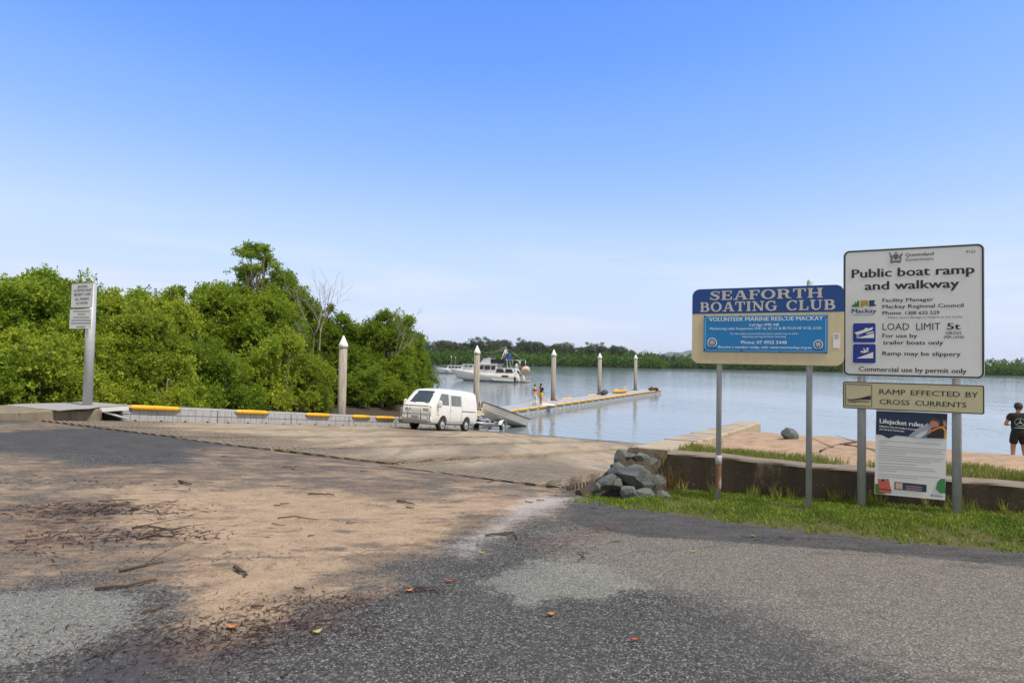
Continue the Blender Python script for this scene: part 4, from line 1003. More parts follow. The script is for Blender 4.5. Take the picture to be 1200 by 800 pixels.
for k, (yy, w_) in enumerate(((516, 77), (518.5, 10), (522, 84), (524.6, 79), (527.2, 82), (529.8, 34), (533, 82), (535.6, 80), (538.2, 66), (542, 48), (545.4, 70), (548, 73), (550.6, 24), (555, 76), (557.6, 50))):
    x_ = 1030.2 - (k*.1)
    shape(s2, [(x_, yy-.45), (x_+w_*.93, yy-.45+w_*.06), (x_+w_*.93, yy+.35+w_*.06), (x_, yy+.35)], flat('faint_print', (.36, .38, .40)), po, 'printed_line', PY+.0006)
def ip4(pts): return ip3(pts, 6.96, 1020, 475)
for j, (pts, m, n_) in enumerate((([(38, 640), (60, 635), (100, 680), (130, 715), (90, 722), (40, 715)], GREENP, 'printed_leaf'), ([(58, 595), (80, 598), (100, 625), (125, 598), (150, 598), (172, 700), (168, 718), (75, 705), (70, 660)], flat('printed_red', (.50, .10, .08)), 'printed_lifejacket'),
        ([(70, 672), (170, 688), (170, 694), (70, 678)], INK, 'printed_strap'), ([(84, 598), (120, 600), (101, 624)], INK, 'printed_collar'), ([(545, 625), (575, 595), (610, 598), (612, 715), (570, 715), (535, 680)], flat('printed_green', (.04, .22, .08)), 'printed_leaf'),
        ([(196, 620), (458, 645), (457, 706), (197, 682)], flat('printed_navy', (.015, .04, .09)), 'printed_strip'), ([(205, 627), (262, 632), (262, 682), (205, 677)], flat('printed_peach', (.55, .36, .28)), 'printed_picture'), ([(490, 725), (510, 718), (515, 738), (495, 742)], flat('printed_mauve', (.30, .26, .36)), 'printed_emblem'), ([(520, 728), (590, 735), (590, 745), (520, 738)], flat('printed_mauve', (.30, .26, .36)), 'printed_line'))):
    shape(s2, ip4(pts), m, po, n_, PY+.0010+.0006*j)
for yy in (652, 666, 680): shape(s2, ip4([(290, yy), (420, yy+11), (420, yy+15), (290, yy+4)]), flat('printed_peach', (.55, .36, .28)), po, 'printed_line', PY+.0075)
tag(s2.e, 'large white public boat ramp sign with two smaller panels hung below on thick posts', 'sign')

# tall notice post on the abutment
bp = xy(10.0, -19.75); pb = atd(102.5, 472, 18.3)
s3 = SignPlane('notice_post', (pb.x, pb.y, .02), .135)
mb = MB(); _, zt = s3.p(108, 331.5); mb.lathe([(0, -.1), (.125, -.1), (.125, zt), (0, zt)], 24); mb.build('post', GALV, s3.e)
SGREY = pmat('notice_white', (.78, .79, .80), .45, .03, 5)
x0, za_ = s3.p(83.8, 332.3); x1, zb_ = s3.p(109, 331.3); _, zc = s3.p(83, 361)
mpn = s3.plate('notice_panel', rrect(x0, x1, zc, za_, .03), SGREY, -.004, 0)
mb = MB(); o_ = rrect(x0, x1, zc, za_, .03); i_ = rrect(x0+.014, x1-.014, zc+.014, za_-.014, .02); n_ = len(o_)
mb.add([(x, -s3.off-.003, z) for x, z in o_+i_], [(k, (k+1) % n_, n_+(k+1) % n_, n_+k) for k in range(n_)]); mb.build('border', GREYINK, mpn)
q = lambda x, y: (76+x/12.12, 326+y/12.12)
for body, a_, b_, yy in (('BOATING', 190, 322, 140), ('ACTIVITIES HAVE', 125, 375, 197), ('PRIORITY OVER', 130, 368, 255), ('ALL FISHING', 148, 345, 316), ('ACTIVITIES', 160, 325, 375)):
    text(s3, body, q(a_, 0)[0], q(b_, 0)[0], q(0, yy)[1], 3.2, INK, mpn, y=.005, bold=.01)
x0b, z1_ = s3.p(82, 362.5); x1b, _ = s3.p(107.5, 362.5); _, z0_ = s3.p(81, 385)
mpl = s3.plate('notice_panel', rrect(x0b, x1b, z0_, z1_, .02), SGREY, -.004, .0)
for a_, b_, yy in ((122, 350, 470), (185, 285, 512), (120, 345, 556), (92, 375, 598), (90, 370, 640), (165, 290, 688)):
    A_, B_ = q(a_, yy), q(b_, yy); shape(s3, [(A_[0], A_[1]-.5), (B_[0], B_[1]-.5), (B_[0], B_[1]+.5), (A_[0], A_[1]+.5)], GREYINK, mpl, 'printed_line', .004)
tag(s3.e, 'tall grey post with two small white notices in front of the mangroves', 'sign')

# ------------------------------------------------------------------ mangroves on the left bank
def mangrove(seed, h, r, kind):
    """returns (trunk MB, leaf quads): several stems from the mud carrying lobes of rosettes"""
    rs = np.random.RandomState(seed); lobes = []; mb = MB()
    if kind == 'tall':
        for z, rr_, n_, sz in ((.14, .9, 8, .28), (.30, .92, 9, .28), (.46, .85, 9, .27), (.60, .72, 8, .25), (.73, .52, 6, .2)):
            for k in range(n_):
                an = 6.28*(k+rs.uniform(-.3, .3))/n_; lobes.append((rr_*r*math.cos(an)*rs.uniform(.5, 1), rr_*r*math.sin(an)*rs.uniform(.5, 1), z*h*rs.uniform(.9, 1.1), sz*r*rs.uniform(.7, 1.2)))
        for k in range(26):
            z = rs.uniform(.68, .965); q = (1.06-z)*1.9+.05
            lobes.append((rs.uniform(-q, q)*r*1.15, rs.uniform(-q, q)*r*.9, h*z, rs.uniform(.07, .145)*r))
    elif kind == 'dense':
        for z, rr_, n_, sz in ((.10, .80, 7, .34), (.28, .9, 8, .34), (.48, .85, 8, .33), (.66, .66, 6, .30), (.80, .48, 6, .27)):
            for k in range(n_):
                an = 6.28*(k+rs.uniform(-.35, .35))/n_; lobes.append((rr_*r*math.cos(an)*rs.uniform(.6, 1.1), rr_*r*math.sin(an)*rs.uniform(.6, 1.1), z*h*rs.uniform(.85, 1.12), sz*r*rs.uniform(.7, 1.25)))
        for k in range(11): lobes.append((rs.uniform(-.6, .6)*r, rs.uniform(-.5, .5)*r, h*rs.uniform(.80, .95), rs.uniform(.09, .19)*r))
    else:
        for k in range(15):
            an = rs.uniform(0, 6.28); f = rs.uniform(0, 1)**.5; z = rs.uniform(.12, .86)
            q = f*r*.8*math.sqrt(max(.05, 1-(z-.1)**2)); lobes.append((q*math.cos(an), q*math.sin(an), z*h, rs.uniform(.26, .42)*r))
    V = []; L = .13 if kind != 'bush' else .115
    for (x, y, z, sz) in lobes:
        n_ = int(80*sz*sz*12.5*(.75 if kind == 'tall' else .8))
        n_ = max(30, min(n_, 520)); ph = rs.uniform(0, 6)
        if kind == 'tall' and z > .62*h: n_ = int(n_*.62)
        q_, _ = rosettes(rs, (x, y, z), (sz, sz, sz*.85), n_, 8, L, .24, keep=lambda p: lump(p, 3.1, ph) > -1.05, shell=.12, up=.45)
        V.append(q_)
        q_, _ = rosettes(rs, (x, y, z), (sz*1.35, sz*1.35, sz*1.2), int(n_*.16), 7, L, .24, shell=.72, up=.6); V.append(q_)
    q_, _ = rosettes(rs, (0, 0, h*.42), (r*.95, r*.95, h*.47), 260, 8, L, .24, keep=lambda p: lump(p, 1.7, 2.) > -.2, shell=.4, up=.45); V.append(q_)
    ns = 3 if kind == 'tall' else 2
    for s_ in range(ns):
        an = rs.uniform(0, 6.28); bx, by = .25*math.cos(an)*s_, .25*math.sin(an)*s_; tx, ty = rs.uniform(-.3, .3)*r, rs.uniform(-.3, .3)*r
        th_ = h*(.9 if s_ == 0 else .7)
        mb.tube([(bx, by, -.5), (bx*1.2+tx*.2, by+ty*.2, th_*.3), (tx*.7, ty*.6, th_*.65), (tx, ty, th_)], [.13, .10, .06, .02], 7)
        for (x, y, z, sz) in lobes[s_::ns]:
            st = Vector((bx*1.1+tx*.5*min(1, z/th_), by+ty*.5*min(1, z/th_), z*.62)); en = Vector((x, y, z))
            mb.tube([st, st.lerp(en, .5)+Vector((0, 0, -.08*sz)), en], [.045, .03, .012], 5, caps=False)
            for q in range(4):
                e2 = en+Vector(rand_dirs(rs, 1)[0])*sz*.9; mb.tube([en, e2], [.013, .005], 4, caps=False)
    return mb, np.concatenate(V)
TYPES = {}
for nm, seed, h, r, kind, lm in (('tall', 11, 8.6, 2.5, 'tall', LEAF_A), ('d1', 12, 6, 2.3, 'dense', LEAF_A), ('d2', 13, 6, 2.2, 'dense', LEAF_A), ('d3', 14, 5.6, 2.0, 'dense', LEAF_B),
                                 ('b1', 15, 3.2, 1.7, 'bush', LEAF_B), ('b2', 16, 3.0, 1.6, 'bush', LEAF_A), ('b3', 17, 3.4, 1.6, 'bush', LEAF_B)):
    mb, V = mangrove(seed, h, r, kind)
    e = empty('mangrove_tree' if kind != 'bush' else 'mangrove_bush', (0, 0, 0)); mb.build('trunk', BARK, e, normals=False); quads('crown', V, lm, e); TYPES[nm] = [e, h, False]
MANG = [  # px, top py, b (distance across the ramp), type, width scale, label
 (-35, 318, -26, 'd1', 1.0, 'dark green mangrove cut by the left edge of the view'),
 (12, 318, -26.5, 'd2', 1.0, 'mangrove at the far left with a rounded dark crown'),
 (58, 313, -27, 'd1', .95, 'tall dark mangrove just left of the double notice post'),
 (88, 322, -29, 'd2', .9, 'mangrove rising directly behind the double notice post'),
 (128, 332, -28, 'd3', 1.0, 'yellow green mangrove right of the double notice post'),
 (165, 337, -29.5, 'd1', 1.0, 'mangrove with a low flat top between post and tallest tree'),
 (200, 331, -27.5, 'd3', .95, 'yellowish mangrove above the first yellow bumper of the walkway'),
 (238, 324, -28, 'd2', 1.0, 'dark mangrove standing against the left side of the tallest tree'),
 (298, 276, -27, 'tall', 1.12, 'tallest mangrove with an open spreading top above all the others'),
 (335, 318, -28.5, 'd1', .9, 'mangrove against the right side of the tallest tree'),
 (366, 346, -28, 'd2', .95, 'mangrove at the foot of the bare dead tree'),
 (397, 366, -27, 'd1', .9, 'dark mangrove behind the nearest white capped pile'),
 (428, 378, -26.5, 'd2', .85, 'mangrove just right of the nearest white capped pile'),
 (455, 362, -24.6, 'd1', .92, 'mangrove above the van with the highest crown right of the pile'),
 (480, 384, -24.4, 'd2', .68, 'rightmost mangrove leaning over the water above the van'),
 (8, 392, -23.4, 'b2', 1.0, 'low bush at the left edge behind the abutment'),
 (46, 380, -23.4, 'b1', 1.05, 'rounded light green bush left of the double notice post'),
 (88, 425, -23.0, 'b3', .8, 'low light green bush at the base of the double notice post'),
 (122, 385, -23.8, 'b1', 1.0, 'light green bush right of the double notice post'),
 (158, 348, -24.6, 'd3', .85, 'full pale green mangrove bush above the start of the walkway'),
 (196, 412, -23.0, 'b1', .85, 'low pale bush close behind the first pontoon section'),
 (226, 378, -24.2, 'b2', 1.0, 'dark bush between the first and second yellow bumpers'),
 (262, 400, -23.6, 'b2', 1.0, 'dark green bush below the left of the tallest mangrove'),
 (296, 392, -24, 'b2', 1.05, 'dark bush straight below the tallest mangrove'),
 (334, 384, -23.6, 'b3', 1.0, 'bright yellow green bush left of the nearest white capped pile'),
 (366, 412, -23.5, 'b1', .95, 'yellow green bush touching the nearest white capped pile'),
 (424, 425, -23.3, 'b2', 1.0, 'low dark bush right of the nearest pile beside the walkway'),
 (450, 432, -23.2, 'b2', .95, 'low dark bush above the last bumpers before the van'),
 (484, 432, -23.4, 'b2', .75, 'leafy bough hanging over the water left of the van roof')]
for px, tp, b, ty, ws, lab in MANG:
    t_ = (px-600)/FPX; y = -b/(UX-UY*t_); x = t_*y
    rec = TYPES[ty]; o = rec[0] if not rec[2] else copy_tree(rec[0]); rec[2] = True
    z = Hf(x, y)-.05; hz = 421.5+(px-600)*.019
    h = EYE+(hz-tp)/FPX*y-z
    o.location = (x, y, z); s_ = h/(rec[1]*1.02); o.scale = (ws, ws, s_); o.rotation_euler.z = rnd.uniform(0, 6.28)
    tag(o, lab, 'tree' if o.name.startswith('mangrove_tree') else 'bush', 'mangroves along the left bank')

def bare_tree(px, base_py, tip_px, tip_py, depth, seed, label, spread=.42, lev=4):
    rs = np.random.RandomState(seed); p0 = atd(px, base_py, depth); p1 = atd(tip_px, tip_py, depth); mb = MB()
    def br(p, d, L, r, lv):
        pts = [p]; q = p.copy(); dd = d.copy()
        for k in range(4):
            dd = (dd+Vector(rs.normal(size=3))*.10+Vector((0, 0, .05))).normalized(); q = q+dd*L/4; pts.append(q.copy())
        mb.tube(pts, [r*(1-.16*k) for k in range(5)], 5, caps=False)
        if lv > 0:
            for k in range(rs.randint(3, 5)):
                i = rs.randint(2, 5); nd = (dd+Vector(rs.normal(size=3))*spread).normalized(); br(pts[i], nd, L*rs.uniform(.5, .75), r*.5, lv-1)
    d = p1-p0; L = d.length; br(Vector((0, 0, 0)), d.normalized(), L*.55, .055, lev)
    o = mb.build('bare_tree', DEADBARK, loc=p0, normals=False); tag(o, label, 'dead tree'); return o
bare_tree(357, 450, 396, 352, 33.5, 5, 'pale leafless dead tree rising behind the nearest white capped pile')
bare_tree(374, 410, 380, 336, 34.5, 9, 'thin upright bare tree left of the pale leaning dead one', .22, 3)
bare_tree(458, 440, 482, 368, 37.5, 8, 'small bare branches sticking out of the rightmost mangroves', .4, 3)

# ------------------------------------------------------------------ grass
def blades(rs, xs, ys, zs, hmin, hmax, wd):
    n = len(xs); an = rs.uniform(0, 6.283, n); h = rs.uniform(hmin, hmax, n); ln = rs.uniform(.1, .75, n)*h; la = rs.uniform(0, 6.283, n)
    b = np.stack([xs, ys, zs], -1); s = np.stack([np.cos(an), np.sin(an), 0*an], -1)*(wd*rs.uniform(.6, 1.3, n))[:, None]
    tip = b+np.stack([np.cos(la)*ln, np.sin(la)*ln, h], -1)
    V = np.empty((n, 4, 3)); V[:, 0] = b-s; V[:, 1] = b+s; V[:, 2] = tip+s*.25; V[:, 3] = tip-s*.25; return V
def grass_mat(name, stops):
    t = NT(name); P = t.coord('World'); isl = t.n('NewGeometry').outputs['Random Per Island']
    f = t.math('ADD', t.math('MULTIPLY', isl, .42), t.math('MULTIPLY', t.ss(t.noise(P, 2.6, 6, .72), .28, .72), .46))
    col = t.ramp(f, stops); q = t.bsdf(col, .6, 0, None, .25); tr = t.n('BsdfTranslucent'); t.l(col, tr.inputs[0])
    ms = t.n('MixShader'); ms.inputs[0].default_value = .3; t.l(q.outputs[0], ms.inputs[1]); t.l(tr.outputs[0], ms.inputs[2]); t.l(ms.outputs[0], t.out.inputs[0]); return t.mat
GRASS = grass_mat('verge_grass', [(.15, (.075, .135, .015)), (.45, (.165, .255, .028)), (.70, (.26, .33, .055)), (.88, (.42, .37, .16))])
DRYG = grass_mat('dry_grass', [(.15, (.10, .14, .02)), (.45, (.20, .235, .045)), (.75, (.32, .31, .09)), (.95, (.40, .32, .16))])
rs = np.random.RandomState(21); N = 190000
b = rs.uniform(-2.75, 6.2, N); a = rs.uniform(5.4, 8.3, N)
x, y = a*UX+b*UY, a*UY-b*UX
nz_ = .06*np.sin(b*7.3)+.05*np.sin(b*17+1)+.04*np.sin(b*41)+.03*np.sin(b*83+2)
ok = (a > edge_a(b)+.04+nz_*.9) & (a < wall_a(b)-.01) & (b > -2.72+.15*np.sin(a*9))
ok &= ~((b < -1.75) & (a > 7.46-.12*(b+2.3)))
thin = (a-edge_a(b)) < .25; ok &= ~(thin & (rs.rand(N) < .5))
ok &= ~((b > 5.2) & (rs.rand(N) < .4))
hole = np.sin(b*5.1+a*3)+np.sin(a*9.3-b*2.2)+np.sin(b*13+a*11); ok &= ~((hole > 1.25) & (rs.rand(N) < .75))
x, y = x[ok], y[ok]
tag(quads('verge_grass', blades(rs, x, y, H(x, y)-.005, .012, .040, .006), GRASS), 'mown green grass verge around the sign posts', 'grass', kind='stuff')
N = 3200; b = rs.uniform(-1.7, 6, N); a = wall_a(b)-np.abs(rs.normal(size=N))*.09-.01; tuft = np.sin(b*6.7)+np.sin(b*15.1+2)+.7*np.sin(b*29); ok = tuft > .35
b, a = b[ok], a[ok]; x, y = a*UX+b*UY, a*UY-b*UX
tag(quads('wall_foot_weeds', blades(rs, x, y, H(x, y)-.005, .05, .17, .006), DRYG), 'straggly taller weeds and dead grass along the foot of the retaining wall', 'weeds', kind='stuff')
N = 60000; b = rs.uniform(-1.9, 7, N); da = rs.uniform(.3, 2.9, N); a = wall_a(b)+da; x, y = a*UX+b*UY, a*UY-b*UX
patch = np.sin(x*2.3+1)+np.sin(y*3.1+x*1.7)+.7*np.sin(x*6.1-y*4.3)
cov = 1.05-da*.72+.5*patch+.7*np.exp(-((b+.9)/1.1)**2)
ok = (rs.rand(N) < np.clip(cov, 0, 1)) & (da > .35)
x, y = x[ok], y[ok]
tag(quads('wall_top_grass', blades(rs, x, y, H(x, y)-.005, .02, .11, .0055), DRYG), 'patchy yellow green grass along the top of the retaining wall', 'grass', kind='stuff')
c_ = gnd(786, 572); N = 260; x = c_.x+rs.normal(size=N)*.07; y = c_.y-.06+rs.normal(size=N)*.05
tag(quads('dry_grass_clump', blades(rs, x, y, np.full(N, c_.z), .1, .34, .004), grass_mat('straw', [(.2, (.16, .10, .04)), (.8, (.36, .26, .13))])), 'brown dry grass clump in the corner beside the rubble mound', 'grass clump')

# ------------------------------------------------------------------ litter on the apron
NEEDLE = grass_mat('leaf_litter', [(.15, (.020, .012, .010)), (.45, (.055, .028, .02)), (.72, (.12, .05, .03)), (.95, (.24, .13, .07))])
def flakes(rs, x, y, lmin, lmax, wd):
    n = len(x); an = rs.normal(.5, 1.0, n); L = rs.uniform(lmin, lmax, n)/2; d = np.stack([np.cos(an)*L, np.sin(an)*L, rs.normal(0, .06, n)*L], -1)
    s = np.stack([-np.sin(an), np.cos(an), 0*an], -1)*(wd*rs.uniform(.5, 1.5, n))[:, None]; c = np.stack([x, y, H(x, y)+.003+rs.uniform(0, .006, n)], -1)
    V = np.empty((n, 4, 3)); V[:, 0] = c-d-s*.4; V[:, 1] = c+s; V[:, 2] = c+d+s*.4; V[:, 3] = c-s; return V
rs = np.random.RandomState(5); Vx = []
clumps = [(135, 596, .35, 240), (185, 626, .3, 220), (118, 600, .4, 120), (290, 738, .30, 340), (320, 730, .22, 260), (362, 712, .22, 240), (398, 703, .16, 160), (250, 745, .25, 200), (170, 755, .35, 240), (205, 770, .3, 160),
          (490, 692, .10, 130), (20, 635, .5, 200), (70, 640, .4, 150), (30, 600, .5, 160), (95, 565, .6, 120), (40, 503, .8, 160), (80, 500, .8, 120), (255, 655, .25, 60), (660, 640, .25, 90), (620, 645, .25, 60), (700, 620, .2, 60), (550, 575, .4, 60), (690, 583, .25, 160), (665, 578, .15, 110), (340, 520, 1.2, 90)]
for px, py, sg, n_ in clumps:
    g = gnd(px, py); x = g.x+rs.normal(size=n_)*sg*1.2; y = g.y+rs.normal(size=n_)*sg*.45; big_ = py < 640 and px < 260; Vx.append(flakes(rs, x, y, .04 if big_ else .02, .17 if big_ else .09, .0055 if big_ else .0028))
pxs = rs.uniform(-60, 760, 5200); pys = 500+300*rs.rand(5200)**.9
for px, py in zip(pxs, pys):
    d_ = ray(px, py); tt = -EYE/d_.z; xx, yy = d_.x*tt, d_.y*tt
    if px < 520 - (py-640)*1.2 and rs.rand() < .30 or rs.rand() < .03: Vx.append(flakes(rs, np.array([xx]), np.array([yy]), .012, .045, .003))
tag(quads('leaf_litter', np.concatenate(Vx), NEEDLE), 'dark needles and leaf scraps scattered over the sandy asphalt', 'leaf litter', kind='stuff')
TWIG = bark_mat('twig_bark', (.025, .016, .011), (.10, .065, .045))
def twig(pxpy, r, label, cat='twig', group='twigs lying on the apron', forks=0, seed=0):
    rs_ = random.Random(seed); pts = [gnd(*q) for q in pxpy]; o0 = pts[0].copy(); path = []
    for i in range(len(pts)-1):
        for k in range(4): path.append(pts[i].lerp(pts[i+1], k/4)+Vector((rs_.uniform(-1, 1), rs_.uniform(-1, 1), 0))*r*.8)
    path.append(pts[-1]); path = [p-o0+Vector((0, 0, r+.004+rs_.uniform(0, r*.6))) for p in path]; n_ = len(path)
    mb = MB(); mb.tube(path, [r*(1-.55*i/n_) for i in range(n_)], 6)
    for f in range(forks):
        i = rs_.randrange(1, n_-1); d = (path[min(i+1, n_-1)]-path[i-1]).normalized(); sd_ = Vector((-d.y, d.x, .25))*(1 if rs_.random() < .5 else -1)
        mb.tube([path[i], path[i]+(d*.8+sd_*.7)*r*14, path[i]+(d*1.5+sd_*1.0)*r*22], [r*.5, r*.35, r*.2], 5)
    o = mb.build('twig' if cat == 'twig' else 'driftwood_branch', TWIG, loc=o0, normals=False); tag(o, label, cat, group); return o
twig([(112, 692), (150, 688), (183, 681)], .011, 'long straight brown stick above the pale asphalt patch', seed=1)
twig([(138, 672), (160, 666), (192, 660)], .010, 'thin bent stick on sand beyond the long straight one', seed=2, forks=1)
twig([(276, 668), (283, 672), (289, 677)], .016, 'short thick dark piece of bark alone on the sand', seed=3)
twig([(168, 719), (180, 717), (199, 710)], .009, 'short dark stick right of the pale asphalt patch', seed=4)
twig([(108, 770), (117, 768), (124, 766)], .007, 'small dark stick on the near asphalt at lower left', seed=5)
twig([(568, 629), (585, 627), (601, 625), (606, 632)], .010, 'hooked dark twig in the middle of the apron', seed=6, forks=1)
twig([(362, 580), (378, 580.5), (392, 581)], .012, 'straight dark stick on the dusty asphalt left of centre', seed=7)
twig([(466, 588), (476, 590), (486, 592)], .011, 'short brown stick left of the pale dust streak', seed=8)
twig([(155, 620), (172, 617), (200, 622), (205, 628)], .009, 'forked stick in the dark pile of twigs', seed=9, forks=3)
twig([(160, 633), (180, 628), (203, 630)], .008, 'lower stick in the dark pile of twigs', seed=10, forks=2)
twig([(104, 604), (130, 592), (160, 597)], .008, 'stick in the reddish pile of bark', seed=11, forks=3)
twig([(115, 588), (140, 587), (163, 586)], .007, 'thin stick at the back of the reddish pile of bark', seed=12)
twig([(210, 565), (218, 568), (224, 570)], .016, 'curled orange brown bark strip on the sand', seed=13)
twig([(330, 795), (338, 789), (345, 783)], .006, 'tiny twig at the lower edge of the view', seed=14)
twig([(325, 608), (345, 606), (372, 610)], .007, 'thin dark twig on the sand near the middle left', seed=15)
for k in range(26):
    px, py = rnd.choice([(rnd.uniform(0, 640), rnd.uniform(515, 600)), (rnd.uniform(0, 460), rnd.uniform(600, 730)), (rnd.uniform(480, 760), rnd.uniform(585, 650))])
    L = rnd.uniform(5, 16); an = rnd.uniform(-.3, .3)
    twig([(px, py), (px+L*.5, py+L*an*.3), (px+L, py+L*an*.5)], rnd.uniform(.004, .009), 'small dark twig scattered on the sandy asphalt', group='small scattered twigs', seed=30+k)
LEAFO = flat('orange_leaf', (.36, .14, .05), .7); LEAFR = flat('red_leaf', (.28, .06, .035), .7); LEAFY = flat('yellow_leaf', (.32, .29, .10), .7)
def leaf(px, py, L, wd, rot, m, label):
    p = gnd(px, py); mb = MB(); rings = []; n_ = 7; L *= .62; wd *= .5
    for i in range(n_):
        f = i/(n_-1); w_ = wd*math.sin(math.pi*min(1, f*.93+.05))**.8; x = (f-.5)*L; z = .012+.02*(f-.5)**2*4*.5
        rings.append([(x, -w_, z+.006), (x, 0, z), (x, w_, z+.008), (x, 0, z-.002)])
    mb.loft(rings, smooth=False); o = mb.build('fallen_leaf', m, loc=p, rotz=rot); tag(o, label, 'leaf', 'fallen leaves on the asphalt')
leaf(646, 722, .085, .035, .4, LEAFO, 'bright orange fallen leaf on the dark near asphalt'); leaf(744, 752, .10, .018, .0, LEAFR, 'dark red fallen leaf on the dark near asphalt')
leaf(812, 648, .12, .012, .1, LEAFY, 'pale yellow fallen leaf on the grey asphalt'); leaf(884, 630, .11, .012, -.7, LEAFY, 'thin yellow leaf on the dark strip beside the grass')
leaf(480, 694, .09, .03, .5, LEAFO, 'pale orange leaf beside the red needle clump'); leaf(527, 683, .13, .02, -.1, LEAFR, 'long red leaf right of the red needle clump')
leaf(272, 737, .10, .04, .3, LEAFO, 'orange leaf among the dark litter at lower left'); leaf(372, 743, .09, .035, .8, LEAFY, 'yellow green leaf near the lower end of the litter')
leaf(582, 539, .12, .05, .3, LEAFO, 'orange leaf on the pale concrete ramp'); leaf(671, 543, .12, .05, .3, LEAFR, 'brown red leaf on the ramp near the rubble mound')
leaf(536, 564, .10, .04, .3, LEAFO, 'small orange leaf on sand below the ramp edge'); leaf(565, 650, .06, .02, .3, LEAFY, 'tiny yellow leaf in the middle of the apron')
twig([(962, 530), (985, 522), (1003, 519), (1030, 517)], .018, 'dark forked driftwood branch on the sand behind the sign posts', 'driftwood', None, 3, 3)
twig([(990, 523), (1010, 525), (1046, 534)], .014, 'lower dark driftwood branch on the sand behind the sign posts', 'driftwood', None, 2, 4)

# ------------------------------------------------------------------ van
VWHITE = pmat('van_white_paint', (.66, .66, .66), .3, .03, 3, spec=.5, dirt=(.58, .57, .54), dirt_amt=.3)
def glass_mat(name, col, rough=.04):
    t = NT(name); n_ = t.noise(t.coord('Object'), 2.2, 2); t.bsdf(t.mix(n_, [k*.6 for k in col], [k*1.5 for k in col]), rough, 0, None, .6); return t.mat
GLASS = glass_mat('dark_window', (.03, .045, .05)); GLASSG = glass_mat('grey_window', (.12, .14, .145), .08)
RUBBER = pmat('tyre_rubber', (.018, .018, .019), .8, .2, 12); RIM = pmat('steel_rim', (.50, .51, .52), .4, .1, 6, .6); TRIM = pmat('dark_trim', (.07, .07, .072), .6)
CHROME = pmat('bull_bar_metal', (.26, .27, .28), .35, .05, 6, .5); LAMP = pmat('headlight_lens', (.42, .44, .45), .08, .2, 8, .3); ORANGE = pmat('indicator_orange', (.55, .18, .02), .3)
fw = Vector((-UX, -UY, 0)); lf = Vector((UY, -UX, 0))
P_ = atd(516.2, 430, 28.5); vc_ = Vector((P_.x, 28.5, 0)) - fw*1.17 - lf*.70
def rz(p): return float(zramp(UX*p.x+UY*p.y))
van = empty('van', (vc_.x, vc_.y, rz(vc_)+.004)); van.rotation_euler = (0, -math.atan(.0995), math.atan2(fw.y, fw.x)+R(2.0))
def yprof(z): return float(np.interp(z, [.30, .42, .62, .95, 1.05, 1.45, 1.72, 1.83, 1.90], [.74, .80, .825, .825, .815, .765, .72, .665, .52]))
ST = [(2.16, .40, .78), (2.14, .34, .98), (2.08, .31, 1.11), (2.0, .30, 1.20), (1.78, .30, 1.42), (1.56, .30, 1.64), (1.38, .30, 1.80), (1.22, .30, 1.865), (.95, .30, 1.895), (.3, .30, 1.92), (-.6, .30, 1.93), (-1.4, .30, 1.925), (-1.88, .30, 1.90), (-1.97, .32, 1.82), (-2.04, .40, 1.40), (-2.05, .46, 1.0)]
rings = []
for x, zb, zt in ST:
    w_ = 1 if x < 1.9 else (1-.085*((x-1.9)/.26)**2.2)
    if x < -2: w_ *= 1-.04*((-x-2)/.15)
    zs = [zb, zb+.05]+[zb+.05+(zt-.09-zb-.05)*k/9 for k in range(1, 10)]
    half = [(yprof(z)*w_*(.9 if k == 0 else 1), z) for k, z in enumerate(zs)]
    yt = half[-1][0]
    half += [(yt*.985, zt-.045), (yt*.93, zt-.015), (yt*.7, zt-.002+.012), (yt*.35, zt+.022)]
    rings.append([(x, y, z) for y, z in half]+[(x, 0, zt+.025)]+[(x, -y, z) for y, z in half[::-1]])
mb = MB(); mb.loft(rings); body = mb.build('body', VWHITE, van)
for wx in (1.17, -1.05):                     # wheel openings
    mb = MB(); mb.tube([(wx, -1, .34), (wx, 1, .34)], .37, 28); c_ = mb.build('cut', VWHITE)
    c_.matrix_world = van.matrix_basis.copy() if False else Matrix.Identity(4)
    c_.parent = van
    md = body.modifiers.new('cut', 'BOOLEAN'); md.object = c_; md.operation = 'DIFFERENCE'; md.solver = 'EXACT'
    bpy.context.view_layer.update(); dg = bpy.context.evaluated_depsgraph_get()
    nm_me = bpy.data.meshes.new_from_object(body.evaluated_get(dg)); body.modifiers.clear(); body.data = nm_me; nm_me.set_sharp_from_angle(angle=R(28))
    bpy.data.objects.remove(c_)
mb = MB(); mb.box(-1.9, 1.95, -.70, .70, .28, .60); mb.build('underbody', TRIM, van)
def side(pts, s, off=.006):                   # outline x,z laid on the van's flank
    return [(x, s*(yprof(z)*(1 if x < 1.9 else (1-.085*((x-1.9)/.26)**2.2))+off), z) for x, z in pts]
def flank(name, pts, m, s, off=.006, par=None):
    mb = MB(); q = side(pts, s, off); qi = [(x, y-s*.03, z) for x, y, z in q]; n_ = len(q)
    cx = sum(p[0] for p in q)/n_; mb.add(q, [list(range(n_))]); mb.add(q+qi, [(i, (i+1) % n_, n_+(i+1) % n_, n_+i) for i in range(n_)])
    return mb.build(name, m, par or van)
def dense(pts, k=5):
    out = []
    for i in range(len(pts)):
        a, b = pts[i], pts[(i+1) % len(pts)]
        out += [(a[0]+(b[0]-a[0])*j/k, a[1]+(b[1]-a[1])*j/k) for j in range(k)]
    return out
